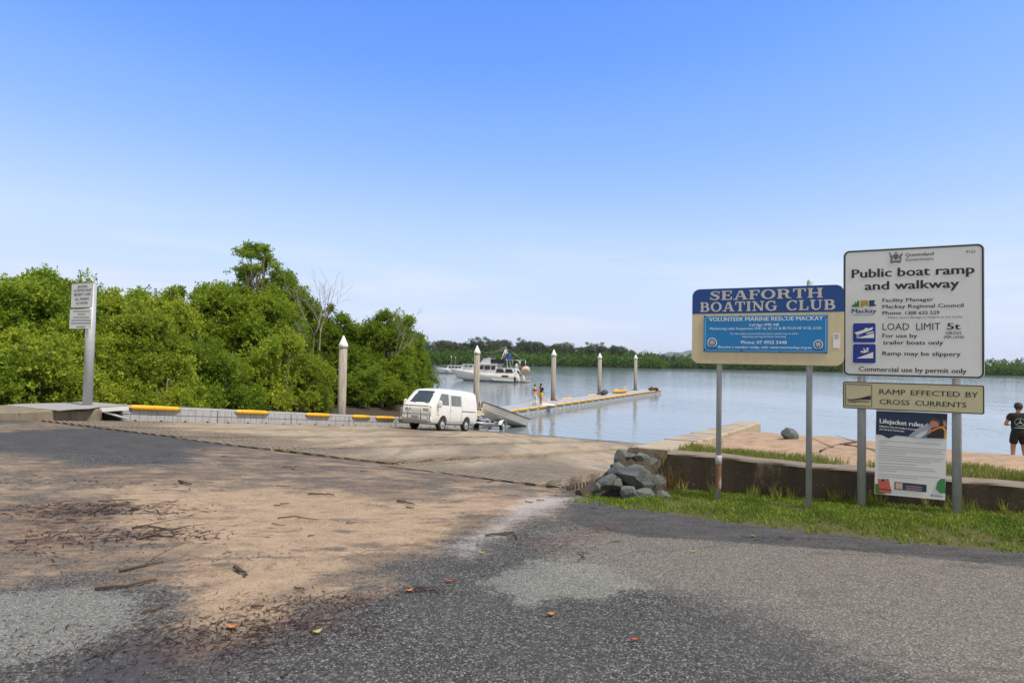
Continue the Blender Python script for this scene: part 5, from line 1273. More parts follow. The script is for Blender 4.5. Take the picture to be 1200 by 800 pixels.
def panelgrid(name, x0f, x1f, z0, z1, m, s, off=.006, par=None, n=5):
    """a pane that follows the curve of the flank; x0f / x1f give its ends at a height"""
    mb = MB(); rows = []
    for i in range(n+1):
        z = z0+(z1-z0)*i/n; rows.append([(x_, s*(yprof(z)*(1 if x_ < 1.9 else (1-.085*((x_-1.9)/.26)**2.2))+off), z) for x_ in (x0f(z), x1f(z))])
    mb.loft(rows, closed=False, caps=False, smooth=False)
    rows2 = [[(x, y-s*.03, z) for x, y, z in r] for r in rows]
    for e_ in ([r[0] for r in rows], [r[1] for r in rows]):
        q = e_+[(x, y-s*.03, z) for x, y, z in e_[::-1]]; mb.add(q, [list(range(len(q)))])
    return mb.build(name, m, par or van, normals=False)
for s in (1, -1):
    panelgrid('door_window', lambda z: .72, lambda z: min(1.62, 1.72-.72*(z-1.17)), 1.17, 1.68, GLASS if s < 0 else GLASSG, s)
    panelgrid('side_window', lambda z: -.42, lambda z: .50, 1.16, 1.65, GLASSG, s)
    for x_ in (.60, 1.78) if s else (): panelgrid('panel_gap', lambda z: x_-.010, lambda z: x_+.010, .45 if x_ < 1 else .72, 1.70 if x_ < 1 else 1.08, TRIM, s, .003)
    panelgrid('panel_gap', lambda z: -.505, lambda z: -.485, .45, 1.70, TRIM, s, .003)
    panelgrid('sill_gap', lambda z: -1.85, lambda z: 1.5, .425, .44, TRIM, s, .003)
    panelgrid('slide_rail', lambda z: -1.86, lambda z: -.50, .93, .965, TRIM, s, .008)
    mb = MB(); mb.box(.42, .54, s*.83-.015, s*.83+.015, .93, .965, bev=.008); mb.build('door_handle', VWHITE, van)
    mb = MB(); mb.bm(rock_mesh(.055, .10, .15, 3, 3), smooth=True); mi = mb.build('mirror', VWHITE, van, loc=(1.72, s*.93, 1.20))
    mb = MB(); mb.box(1.69, 1.75, s*.79-.03, s*.79+.09*s if s > 0 else s*.79+.03, 1.10, 1.14); mb.build('mirror_arm', TRIM, van)
# windscreen and rear window
mb = MB(); rows = []
for i in range(7):
    f = i/6; z = 1.235+(1.775-1.235)*f; x = np.interp(z, [1.20, 1.42, 1.64, 1.80], [2.0, 1.78, 1.56, 1.38])+.014
    hw = .775-.085*f; rows.append([(x-.035*abs(g)**4, g*hw, z+.03*(1-abs(g)**2)-.01) for g in np.linspace(-1, 1, 9)])
mb.loft(rows, closed=False, caps=False); mb.build('windscreen', GLASS, van, normals=False)
mb = MB(); q = [(1.965, .45, 1.150), (1.86, -.15, 1.26)]
mb.tube([(2.02, .50, 1.215), (1.93, .05, 1.285)], .010, 5); mb.build('wiper', TRIM, van)
mb = MB(); mb.tube([(2.02, -.15, 1.215), (1.93, -.55, 1.28)], .010, 5); mb.build('wiper', TRIM, van)
mb = MB(); mb.box(-2.06, -2.0, -.62, .62, 1.12, 1.60); mb.build('rear_window', GLASS, van)
for s in (1, -1):
    mb = MB(); mb.box(2.085, 2.155, s*.47-.16, s*.47+.16, .80, .99, bev=.03); mb.build('headlight', LAMP, van)
    mb = MB(); mb.box(1.98, 2.125, s*.71-.06, s*.71+.07, .80, .98, bev=.03); mb.build('indicator', LAMP, van)
    mb = MB(); mb.box(1.60, 1.70, s*.828-.008, s*.828+.008, .70, .74); mb.build('side_marker', ORANGE, van)
    mb = MB(); mb.box(-2.07, -2.0, s*.70-.06, s*.70+.06, .85, 1.12, bev=.02); mb.build('tail_light', pmat('tail_red', (.35, .01, .01), .3), van)
mb = MB(); mb.box(2.02, 2.21, -.78, .78, .40, .60, bev=.05); mb.build('bumper', VWHITE, van)
mb = MB(); mb.box(2.135, 2.165, -.27, .27, .82, .97, bev=.012); mb.build('grille_panel', VWHITE, van)
mb = MB(); mb.box(2.30, 2.315, -.18, .18, .53, .65, bev=.004); mb.build('number_plate', pmat('plate_mauve', (.40, .36, .42), .5), van)
mb = MB()
for pts in ([(2.30, -.82, .42), (2.34, -.70, .46), (2.36, 0, .47), (2.34, .70, .46), (2.30, .82, .42)], [(2.22, -.78, 1.06), (2.31, -.66, 1.08), (2.33, 0, 1.08), (2.31, .66, 1.08), (2.22, .78, 1.06)], [(2.20, -.80, .72), (2.32, -.66, .73), (2.34, 0, .73), (2.32, .66, .73), (2.20, .80, .72)],
            [(2.31, .34, .44), (2.34, .34, 1.08)], [(2.31, -.34, .44), (2.34, -.34, 1.08)], [(2.30, .80, .42), (2.27, .76, .7), (2.22, .78, 1.06)], [(2.30, -.80, .42), (2.27, -.76, .7), (2.22, -.78, 1.06)], [(2.1, .4, .45), (2.36, .4, .46)], [(2.1, -.4, .45), (2.36, -.4, .46)]):
    mb.tube(pts, .024, 7)
mb.box(2.16, 2.38, -.80, .80, .385, .445, bev=.02)
mb.build('bull_bar', CHROME, van)
def wheel(par, x, y, z, r, wd, s, tread=RUBBER):
    e_ = bpy.data.objects.new('wheel', None); COL.objects.link(e_); e_.parent = par; e_.location = (x, y, z); e_.rotation_euler.x = -s*math.pi/2
    mb = MB(); mb.lathe([(r*.62, -wd/2), (r*.9, -wd/2), (r, -wd/2+.03), (r, wd/2-.03), (r*.9, wd/2), (r*.64, wd/2), (r*.62, wd/2-.02)], 26); mb.build('tyre', tread, e_)
    mb = MB(); mb.lathe([(r*.64, wd/2-.012), (r*.56, wd/2-.03), (r*.45, wd/2-.015), (r*.22, wd/2-.01), (r*.18, wd/2+.012), (0, wd/2+.014)], 22); mb.build('rim', RIM, e_); return e_
for wx in (1.17, -1.05):
    for s in (1, -1): wheel(van, wx, s*.715, .30, .305, .19, s)
tag(van, 'white van with bull bar and side windows backed down the ramp with a trailer', 'van')

# ------------------------------------------------------------------ trailer and aluminium boat
hitch = vc_ - fw*2.28; ax_c = Vector((-1.18, 34.55, 0)); td = (hitch-ax_c); td.z = 0; tl = td.length; td.normalize()
tz = rz(ax_c); tr = empty('boat_trailer', (ax_c.x, ax_c.y, tz)); tr.rotation_euler = (0, -math.atan(.0995), math.atan2(td.y, td.x))
TGAL = pmat('trailer_galv', (.50, .52, .53), .4, .08, 9, .5)
mb = MB()
for s in (1, -1):
    mb.tube([(-1.3, s*.50, .42), (.9, s*.50, .42), (1.9, s*.08, .42)], .04, 6)
mb.tube([(.6, 0, .42), (tl, 0, .44)], .045, 6)
for x in (-1.2, -.4, .5): mb.tube([(x, -.5, .42), (x, .5, .42)], .035, 6)
mb.tube([(0, -.78, .30), (0, .78, .30)], .035, 8)
mb.build('frame', TGAL, tr)
mb = MB(); mb.tube([(1.7, 0, .42), (1.75, 0, .98)], .04, 6); mb.box(1.66, 1.84, -.08, .08, .92, 1.05, bev=.02); mb.build('winch_post', TGAL, tr)
mb = MB(); mb.tube([(tl-.5, .16, -.02), (tl-.5, .16, .75)], .03, 6); mb.build('jockey_stand', TGAL, tr)
for s in (1, -1):
    wheel(tr, 0, s*.80, .29, .29, .16, s)
    mb = MB(); pr = []
    for k in range(9):
        an = R(10+160*k/8); pr.append([(.36*math.cos(an), s*.80+d_, .30+.36*math.sin(an)) for d_ in (-.11, .11)]+[(.345*math.cos(an), s*.80+d_, .30+.345*math.sin(an)) for d_ in (.11, -.11)])
    mb.loft(pr, smooth=False); mb.build('mudguard', pmat('white_mudguard', (.72, .73, .74), .4), tr)
    mb = MB(); mb.box(-1.42, -1.38, s*.62-.1, s*.62+.1, .36, .46, bev=.01); mb.build('tail_light', pmat('tail_red', (.35, .01, .01), .3), tr)
for k in range(3):
    mb = MB(); mb.tube([(1.0-k*.7, -.09, .50), (1.0-k*.7, .09, .50)], .05, 10); mb.build('keel_roller', pmat('blue_roller', (.03, .07, .22), .5), tr)
tag(tr, 'galvanised boat trailer hitched behind the white van at the water edge', 'trailer')

def hull_rings(L, B, D, n=15, vee=.5, flare=.86, rise=.35, full=.55):
    """open hull: keel to gunwale rings from stern to bow, local x forward"""
    out = []
    for i in range(n+1):
        f = i/n; x = (f-.5)*L; w_ = B/2*(1-max(0, (f-full)/(1-full))**2.3)*(.90+.10*min(1, f/.3)); w_ = max(w_, .012)
        zk = D*(.02+.55*max(0, (f-.72)/.28)**2.2); zg = D*(1+rise*max(0, (f-.3)/.7)**2); zc = zk+(zg-zk)*(.30+.12*f)
        wc = w_*flare*(1-.35*max(0, (f-.5)/.5))
        out.append((x, w_, wc, zk+.0, zc, zg))
    return out
t = NT('tinny_aluminium'); P = t.coord('Object'); sz = t.n('SeparateXYZ'); t.l(P, sz.inputs[0]); n_ = t.noise(P, 3, 4)
t.bsdf(t.mix(n_, (.36, .36, .33), (.52, .51, .48)), .4, .1, None, .4); TINNY = t.mat
bw = atd(566, 471, 33.4); sn = atd(615, 492, 36.8); ax = bw-sn
tb = empty('aluminium_boat', (0, 0, 0)); L_ = 3.85
pitch = math.atan2(ax.z, math.hypot(ax.x, ax.y)); tb.rotation_euler = (0, -pitch+R(3.0), math.atan2(ax.y, ax.x))
hr = hull_rings(L_, 1.36, .60, 15, rise=.34)
tb.location = (0, 0, 0); bpy.context.view_layer.update()
rot = tb.rotation_euler.to_matrix(); bowl = rot @ Vector((hr[-1][0], 0, hr[-1][5])); tb.location = bw-bowl
mb = MB(); rg = []
for x, w_, wc, zk, zc, zg in hr:
    mid = [(wc+(w_-wc)*g+.012*(1 if k % 2 else 0), zc+(zg-zc)*g) for k, g in enumerate((0, .2, .28, .48, .56, .76, .84, 1.0))]
    half = [(0, zk), (wc*.55, zk+(zc-zk)*.55)]+mid
    rg.append([(x, y, z) for y, z in half[::-1]]+[(x, -y, z) for y, z in half[1:]])
mb.loft(rg, closed=False, caps=False, smooth=False); mb.add(rg[0], [list(range(len(rg[0])))])
inn = [[(x, y*.965, z+.012) for x, y, z in r] for r in rg]; mb.loft([r[::-1] for r in inn], closed=False, caps=False, smooth=False)
mb.build('hull', TINNY, tb, normals=False)
mb = MB()
for s in (1, -1): mb.tube([(x, s*w_, zg+.01) for x, w_, wc, zk, zc, zg in hr], .032, 7)
mb.tube([(hr[0][0], -hr[0][1], hr[0][5]+.01), (hr[0][0], hr[0][1], hr[0][5]+.01)], .03, 7)
mb.build('gunwale', TRIM, tb)
for x in (-.9, .25):
    mb = MB(); mb.box(x-.16, x+.16, -.58, .58, .36, .40); mb.build('thwart', TINNY, tb)
mb = MB(); mb.tube([(2.02, 0, .30), (2.14, 0, .79)], .03, 6); mb.build('bow_fender', pmat('tan_stem', (.40, .30, .18), .7), tb)
tag(tb, 'open ribbed aluminium dinghy tilted bow up on the trailer', 'dinghy')

# ------------------------------------------------------------------ moored boats
BW = pmat('boat_white', (.68, .68, .67), .35, .04, 1.5, dirt=(.50, .49, .45), dirt_amt=.4); BGL = glass_mat('boat_window', (.008, .009, .010), .12); NAVYH = pmat('antifoul_navy', (.012, .02, .04), .5)
CANVAS = pmat('black_canvas', (.012, .012, .014), .7); CREAMH = pmat('cream_cover', (.50, .38, .28), .6, .1, 4); STEEL = pmat('stainless', (.5, .5, .5), .3, .05, 5, .8); GREYH = pmat('grey_rubber', (.32, .34, .34), .6); BLUEC = pmat('blue_canvas', (.02, .06, .22), .7)
def boat_hull(par, L, B, D, x0, draft=.35, rise=.35, stripe=True, full=.5):
    hr = hull_rings(L, B, D+draft, 18, rise=rise, full=full, flare=.9); mb = MB(); rg = []
    for x, w_, wc, zk, zc, zg in hr:
        f = (x+L/2)/L; rake = .10*L*max(0, (f-.8)/.2)**1.5
        half = [(0, zk), (wc*.7, zk+(zc-zk)*.5), (wc, zc), (wc+(w_-wc)*.6, zc+(zg-zc)*.5), (w_, zg), (w_*.96, zg+.06)]
        rg.append([(x+x0+(rake*(z-.5*D)/D if z > .5*D else 0), y, z-draft) for y, z in half[::-1]]+[(x+x0+(rake*(z-.5*D)/D if z > .5*D else 0), -y, z-draft) for y, z in half[1:]])
    mb.loft(rg, closed=True, caps=True); h = mb.build('hull', BW, par)
    if stripe:
        for s in (1, -1):
            mb = MB(); rows = []
            for (x, w_, wc, zk, zc, zg), r in zip(hr, rg):
                z0 = -.06; rows.append([(x+x0, s*(wc+(w_-wc)*.12+.03), -.08), (x+x0, s*(wc+(w_-wc)*.22+.03), .10)])
            mb.loft(rows[:-2], closed=False, caps=False); mb.build('boot_stripe', NAVYH, par, normals=False)
    return hr, rg
def slab(par, name, m, xs, y0, y1, z0, z1, rake0=0, rake1=0, inset=.12, bev=0):
    """a cabin block: front and back can rake, sides lean in"""
    mb = MB(); xa, xb = xs
    b_ = [(xa, -y1, z0), (xb, -y0, z0), (xb, y0, z0), (xa, y1, z0)]; t_ = [(xa+rake0, -y1+inset, z1), (xb-rake1, -y0+inset, z1), (xb-rake1, y0-inset, z1), (xa+rake0, y1-inset, z1)]
    mb.add(b_+t_, [(0, 1, 2, 3), (4, 7, 6, 5), (0, 4, 5, 1), (1, 5, 6, 2), (2, 6, 7, 3), (3, 7, 4, 0)]); return mb.build(name, m, par)
cz = atz(580, 447.6, WATER); cr_ = empty('motor_cruiser', (cz.x, 109, WATER)); cr_.location.x = (580-600)/FPX*109; cr_.rotation_euler.z = R(160)
boat_hull(cr_, 12.0, 3.9, 1.25, .9, rise=.42)
slab(cr_, 'foredeck_cabin', BW, (1.0, 4.6), .9, 1.5, 1.3, 1.95, 0, .8, .25)
slab(cr_, 'main_cabin', BW, (-.9, 2.9), 1.35, 1.6, 1.3, 2.95, 0, .55, .15)
slab(cr_, 'aft_cabin', BW, (-4.3, -.85), 1.62, 1.68, 1.15, 2.35, .2, .1, .15)
slab(cr_, 'cabin_roof', BW, (-1.1, 2.75), 1.3, 1.6, 2.96, 3.08, 0, .2, .02)
slab(cr_, 'flybridge', BW, (.25, 2.45), .9, 1.25, 3.08, 4.05, .1, .75, .1)
slab(cr_, 'flybridge_canvas', CANVAS, (-2.4, .25), 1.2, 1.3, 3.10, 3.85, .15, 0, .05)
slab(cr_, 'flybridge_screen', BGL, (.9, 2.2), .75, 1.05, 4.05, 4.35, .05, .35, .12)
for (xa, za, xb, zb) in ((-2.05, 6.0, 6.2, 2.6), (-2.05, 6.0, -5.2, 3.75), (-2.05, 5.5, 2.1, 4.8)):
    mb = MB(); mb.tube([(xa, 0, za), (xb, 0, zb)], .018, 4); mb.build('stay', STEEL, cr_)
for k, (x, y) in enumerate(((-3.2, 1.0), (-3.6, -.8), (-1.7, .6))):
    mb = MB(); mb.tube([(x, y, 2.4), (x-.2, y, 5.2-.3*k)], .022, 4); mb.build('rod', CANVAS, cr_)
for s in (1, -1):
    for x0, x1 in ((-.75, .0), (.22, 1.25), (1.45, 2.2)):
        mb = MB(); mb.add([(x0, s*1.565, 2.05), (x1, s*(1.565-.03), 2.05), (x1-(.15 if x1 > 2 else 0), s*1.48, 2.72), (x0, s*1.50, 2.72)], [(0, 1, 2, 3)]); mb.build('window', BGL, cr_, normals=False)
    for x0, x1 in ((-4.1, -2.6), (-2.5, -.95)):
        mb = MB(); mb.add([(x0, s*1.66, 1.62), (x1, s*1.66, 1.62), (x1-.1, s*1.59, 2.24), (x0+.35, s*1.59, 2.24)], [(0, 1, 2, 3)]); mb.build('window', BGL, cr_, normals=False)
    mb = MB(); mb.box(-3.3, -2.1, s*1.95-.01, s*1.95+.01, .85, 1.15, bev=.008); mb.build('portlight', BGL, cr_)
    mb = MB()
    mb.tube([(2.2, s*1.55, 2.25), (4.5, s*1.15, 2.4), (6.3, s*.4, 2.55)], .03, 5)
    for x, y, z in ((2.2, 1.55, 1.4), (3.4, 1.36, 1.55), (4.5, 1.15, 1.7), (5.5, .75, 1.8), (6.3, .4, 1.95)): mb.tube([(x, s*y, z), (x, s*y, z+.75)], .022, 5)
    mb.build('bow_rail', STEEL, cr_)
mb = MB(); mb.box(-.7, 2.1, -1.2, 1.2, 4.72, 4.80, bev=.03); mb.build('bimini', CANVAS, cr_)
mb = MB()
for x in (-.6, 1.9):
    for s in (1, -1): mb.tube([(x, s*1.15, 3.9), (x+.1, s*1.15, 4.75)], .022, 5)
mb.build('bimini_frame', STEEL, cr_)
mb = MB()
for s in (1, -1): mb.tube([(-1.3, s*.9, 3.1), (-2.0, s*.25, 5.4)], .06, 6); mb.tube([(-2.8, s*.9, 2.4), (-2.1, s*.25, 5.4)], .06, 6)
mb.tube([(-2.05, -.3, 5.4), (-2.05, .3, 5.4)], .06, 6); mb.tube([(-2.05, 0, 5.4), (-2.05, 0, 6.1)], .03, 5); mb.tube([(-1.6, -.6, 4.2), (-1.6, .6, 4.2)], .05, 5); mb.box(-2.35, -1.75, -.18, .18, 5.40, 5.58, bev=.05)
mb.build('mast', BW, cr_)
mb = MB(); mb.box(-2.9, -2.3, -.6, .6, 3.5, 4.9, bev=.12); mb.build('furled_cover', BLUEC, cr_)
mb = MB()
for s in (1, -1):
    mb.tube([(-2.4, s*1.5, 3.75), (-5.2, s*1.5, 3.75)], .04, 5); mb.tube([(-5.2, s*1.5, 1.2), (-5.2, s*1.5, 3.75)], .04, 5); mb.tube([(-3.9, s*1.5, 2.3), (-3.9, s*1.5, 3.75)], .03, 5)
    mb.tube([(-4.3, s*1.6, 2.1), (-5.3, s*1.6, 2.0)], .03, 5)
mb.tube([(-5.2, -1.5, 3.75), (-5.2, 1.5, 3.75)], .04, 5); mb.build('stern_frame', STEEL, cr_)
mb = MB(); mb.bm(rock_mesh(.8, .95, .75, 31, 4), smooth=True); mb.build('covered_outboard', CREAMH, cr_, loc=(-6.0, .5, 1.95))
mb = MB(); mb.box(-6.2, -5.0, -1.5, 1.5, .15, .32, bev=.04)
for s in (1, -.2): mb.tube([(-6.1, s*1.2, .2), (-5.2, s*1.2, 1.5)], .04, 5); mb.tube([(-5.6, s*1.2, -.2), (-6.6, s*1.2, 1.1)], .05, 5)
mb.build('swim_platform', pmat('dirty_platform', (.35, .34, .30), .6), cr_)
mb = MB(); mb.bm(rock_mesh(.28, .3, .42, 33, 6), smooth=True); mb.build('life_buoy_bag', BW, cr_, loc=(-4.6, 1.3, 2.75))
for k, (x, z) in enumerate(((-4.75, 1.7), (-5.05, 2.3), (-4.9, 1.25))):
    mb = MB(); mb.bm(rock_mesh(.25, .3, .28, 35+k, 6)); mb.build('deck_gear', pmat('dark_gear', (.05, .045, .04), .7), cr_, loc=(x, .9, z))
for s in (1, -1):
    mb = MB(); mb.tube([(-5.2, s*1.5, 1.15), (-4.95, s*1.75, 1.35), (-4.4, s*1.8, 1.35)], .03, 5); mb.build('stern_rail', STEEL, cr_)
tag(cr_, 'white motor cruiser with flybridge and black canopies moored in the creek', 'motor cruiser')
# its tender
td_ = empty('inflatable_tender', (0, 0, 0)); off = Matrix.Rotation(R(160), 4, 'Z') @ Vector((-2.7, 2.75, 0)); td_.location = Vector((cr_.location.x, 109, WATER))+off; td_.rotation_euler.z = R(160)
mb = MB()
mb.tube([(-2.1, .62, .32), (1.2, .66, .32), (1.9, .35, .42), (2.1, 0, .46), (1.9, -.35, .42), (1.2, -.66, .32), (-2.1, -.62, .32)], [.17, .21, .21, .21, .21, .21, .17], 10); mb.build('tube', GREYH, td_)
mb = MB(); mb.box(-1.9, 1.5, -.55, .55, .05, .12); mb.build('floor', GREYH, td_)
mb = MB(); mb.box(-2.25, -1.95, -.14, .14, .0, .95, bev=.06); mb.build('outboard_motor', CANVAS, td_)
tag(td_, 'low grey inflatable tender lying along the side of the white cruiser', 'dinghy')
def small_boat(px, yy, rotz, L, label, cab, masts, name='cabin_boat', patch=False):
    x = (px-600)/FPX*yy; e_ = empty(name, (x, yy, WATER), R(rotz)); boat_hull(e_, L, 2.5, .95, 0, rise=.45)
    x0, x1, z1 = cab; slab(e_, 'cabin', BW, (x0, x1), .8, 1.0, .95, z1, .05, .5, .1); slab(e_, 'cabin_top', BW, (x0-.3, x1-.4), .85, 1.05, z1+.01, z1+.1, 0, .1, .02)
    for s in (1, -1):
        n_ = max(1, int((x1-x0-.7)/.8))
        for k in range(n_):
            xa = x0+.2+k*(x1-x0-.8)/n_; mb = MB(); mb.add([(xa, s*.985, z1-.55), (xa+.6, s*.97, z1-.55), (xa+.6, s*.925, z1-.12), (xa, s*.935, z1-.12)], [(0, 1, 2, 3)]); mb.build('window', BGL, e_, normals=False)
    for k, (mx, mh) in enumerate(masts):
        mb = MB(); mb.tube([(mx, 0, z1), (mx, 0, mh)], .035, 5); mb.build('mast', STEEL, e_)
    if patch:
        mb = MB(); mb.box(.9, 1.7, 1.14, 1.17, .45, .75); mb.build('hull_badge', pmat('hull_blue', (.03, .22, .45), .5), e_)
    tag(e_, label, 'boat')
small_boat(531, 160, 170, 7.2, 'small white boat with two thin masts farthest left on the creek', (-2.6, 1.6, 2.0), ((.4, 4.6), (-.8, 4.4)), patch=True)
small_boat(551, 134, 172, 6.2, 'white cabin boat with a tall wheelhouse partly behind the cruiser bow', (-1.9, 1.9, 2.6), ())

# ------------------------------------------------------------------ things on the walkway
def deck_at(px, py, z): p = atz(px, py, z); return p
DZ = WATER+.44
kp = deck_at(727, 460.5, DZ); ky = empty('kayak', (kp.x, kp.y, DZ+.02)); ky.rotation_euler.z = math.atan2(UY, UX)-R(14)
hr = hull_rings(3.0, .82, .30, 14, rise=.25, full=.45); mb = MB(); rg = []
for x, w_, wc, zk, zc, zg in hr:
    f = (x+1.5)/3; k2 = 1 if f > .25 else (f/.25)**.6; w_ = max(.02, w_*k2); wc *= k2
    rg.append([(x, y, z) for y, z in ((w_, zg), (wc, zc), (wc*.4, zk), (-wc*.4, zk), (-wc, zc), (-w_, zg), (-w_*.6, zg+.05), (0, zg+.07), (w_*.6, zg+.05))])
mb.loft(rg); mb.build('hull', pmat('kayak_yellow', (.60, .33, .03), .4, .1, 3), ky)
mb = MB(); mb.lathe([(.0, .39), (.30, .39), (.34, .42), (.36, .38)], 18); c_ = mb.build('cockpit', CANVAS, ky); c_.scale = (2.2, .95, 1)
mb = MB(); mb.lathe([(.33, .385), (.36, .42), (.39, .385)], 18); c_ = mb.build('cockpit_rim', pmat('kayak_white', (.75, .75, .72), .4), ky); c_.scale = (2.2, .95, 1)
tag(ky, 'yellow kayak with dark cockpit lying on the walkway beyond the slim pile', 'kayak')
hp = deck_at(732, 459.5, DZ); mb = MB(); mb.tube([(0.30*math.cos(R(a_)), 0, .32+.30*math.sin(R(a_))) for a_ in range(0, 361, 24)], .03, 6, caps=False); mb.tube([(0, 0, -.0), (0, 0, .62)], .02, 5)
o = mb.build('boarding_hoop', STEEL, loc=(hp.x, hp.y, DZ)); tag(o, 'grey metal hoop standing on the walkway right of the kayak', 'hoop')
for px, py, r, lab in ((763.5, 457.6, .30, 'dark bundle on the far end of the walkway'), (769, 457.6, .26, 'rightmost dark bundle at the tip of the walkway'), (708, 463, .34, 'dark bag leaning at the foot of the slim pile by the kayak')):
    p = deck_at(px, py, DZ); mb = MB(); mb.bm(rock_mesh(r*1.2, r*.8, r*.8, int(px), 7), smooth=True); mb.tube([(-r*.6, 0, r*.5), (0, 0, r*.95), (r*.6, 0, r*.5)], r*.09, 5)
    o = mb.build('bag', pmat('dark_gear', (.05, .045, .04), .7), loc=(p.x, p.y, DZ+r*.72)); tag(o, lab, 'bag')
pw = deck_at(642, 475.2, DZ); mb = MB(); mb.box(-.5, .5, -.3, .3, .0, .10, bev=.04); mb.box(-.42, .1, -.25, .2, .10, .16, bev=.03); o = mb.build('folded_towel', pmat('white_towel', (.72, .74, .76), .9), loc=(pw.x, pw.y, DZ+.004)); tag(o, 'white folded towel on the walkway beside the two people', 'towel')

# ------------------------------------------------------------------ people
def skin_mesh(name, joints, edges, mat, parent=None, sub=2, root=0):
    bm = bmesh.new(); ly = bm.verts.layers.skin.verify(); vs = [bm.verts.new(p) for p, r in joints]
    for a, b in edges: bm.edges.new((vs[a], vs[b]))
    for i, (v, (p, r)) in enumerate(zip(vs, joints)):
        rr_ = r if hasattr(r, '__len__') else (r, r); v[ly].radius = rr_; v[ly].use_root = (i == root)
    m = bpy.data.meshes.new(name); bm.to_mesh(m); bm.free()
    ob = bpy.data.objects.new(name, m); COL.objects.link(ob)
    md = ob.modifiers.new('skin', 'SKIN'); md.use_smooth_shade = True; md.branch_smoothing = .4
    sb = ob.modifiers.new('sub', 'SUBSURF'); sb.levels = sb.render_levels = sub
    bpy.context.view_layer.update(); dg = bpy.context.evaluated_depsgraph_get()
    nm = bpy.data.meshes.new_from_object(ob.evaluated_get(dg)); bpy.data.objects.remove(ob)
    nm.materials.clear(); nm.materials.append(mat); nm.polygons.foreach_set('use_smooth', np.ones(len(nm.polygons), bool)); nm.name = name
    return link(name, nm, parent)
SKIN_T = pmat('tanned_skin', (.36, .19, .125), .55, .08, 9); SKIN_P = pmat('fair_skin', (.50, .28, .20), .55, .08, 9); HAIRD = pmat('dark_hair', (.018, .012, .010), .6)
def figure(name, loc, rotz, H_, pose, skin, label, hair=True, female=False):
    """local frame: faces +y; pose gives elbow, wrist offsets for each arm and foot places"""
    e_ = empty('person', loc, rotz); k = H_/1.75; sw = (.175 if female else .205)*k; hw = (.105 if female else .10)*k
    J = []; E = []
    def add(p, r, par=None):
        J.append((Vector(p), (r[0]*k, r[1]*k) if hasattr(r, '__len__') else r*k)); i = len(J)-1
        if par is not None: E.append((par, i))
        return i
    pel = add((0, 0, .93*k), (.15, .115)); wa = add((0, .0, 1.08*k), (.130 if female else .15, .10), pel); ch = add((0, .005*k, 1.27*k), (.145 if female else .165, .115), wa)
    nb = add((0, -.01*k, 1.43*k), (.10, .075), ch); nk = add((0, .0, 1.505*k), .052, nb); hd0 = add((0, .012*k, 1.575*k), (.066, .075), nk); hd = add((0, .015*k, 1.655*k), (.078, .092), hd0); ht_ = add((0, .01*k, 1.72*k), (.055, .065), hd)
    arms = {}
    for s, nm in ((-1, 'l'), (1, 'r')):
        sh = add((s*sw*.86, 0, 1.405*k), .062, nb); el = add(Vector(pose[nm][0])*k, .042, sh); wr = add(Vector(pose[nm][1])*k, .029, el)
        d = (Vector(pose[nm][1])-Vector(pose[nm][0])).normalized(); pa = add((Vector(pose[nm][1])+d*.07)*k, (.036, .02), wr)
        sd_ = d.cross(Vector((0, 0, 1))) if abs(d.z) < .9 else Vector((0, 1, 0)); sd_.normalize()
        for q, (o_, l_) in enumerate(((-.03, .075), (-.01, .088), (.01, .083), (.03, .066))):
            f1 = add((Vector(pose[nm][1])+d*.105+sd_*o_)*k, .010, pa); add((Vector(pose[nm][1])+d*(.105+l_*.9)+sd_*o_*.9+Vector((0, .02, -.01)))*k, .008, f1)
        t1 = add((Vector(pose[nm][1])+d*.05+sd_*.045)*k, .011, pa); add((Vector(pose[nm][1])+d*.095+sd_*.06)*k, .009, t1)
        arms[nm] = (sh, el, wr)
    legs = {}
    for s, nm in ((-1, 'L'), (1, 'R')):
        fx, fy = pose[nm]; hp_ = add((s*hw, 0, .87*k), .098, pel); kn = add(((s*hw*.5+fx*.5)*k if False else (s*hw+fx*k)/2, (fy*.5+.02)*k, .48*k), .062, hp_)
        cf = add((s*hw*.3+fx*k*.7, (fy*.75-.012)*k, .33*k), .056, kn); an = add((fx*k, fy*k-.02*k, .085*k), .037, cf); he = add((fx*k, fy*k+.03*k, .035*k), (.04, .032), an); add((fx*k*1.12, fy*k+.17*k, .022*k), (.042, .020), he)
        legs[nm] = (hp_, kn, cf, an)
    nose = add((0, .108*k, 1.63*k), .012, hd)
    for s in (-1, 1): add((s*.088*k, .0, 1.64*k), .014, hd)
    body = skin_mesh('body', J, E, skin, e_)
    return e_, J, k, arms, legs
def sub_skin(name, J, chain_list, grow, mat, par):
    """a garment: a slightly larger skin over some joints of the figure"""
    ids = []; ed = []
    for ch_ in chain_list:
        for i in ch_:
            key = i if not isinstance(i, tuple) else i
            if key not in ids: ids.append(key)
        ed += [(ids.index(a), ids.index(b)) for a, b in zip(ch_, ch_[1:])]
    JJ = []
    for i in ids:
        if isinstance(i, tuple):
            a, b, f = i; p = J[a][0].lerp(J[b][0], f); ra, rb = J[a][1], J[b][1]
            ra = ra if hasattr(ra, '__len__') else (ra, ra); rb = rb if hasattr(rb, '__len__') else (rb, rb); r = tuple(u*(1-f)+v*f for u, v in zip(ra, rb))
        else: p, r = J[i]; r = r if hasattr(r, '__len__') else (r, r)
        g = grow if not isinstance(grow, dict) else grow.get(i, grow['*'])
        JJ.append((p, (r[0]+g, r[1]+g)))
    return skin_mesh(name, JJ, ed, mat, par)
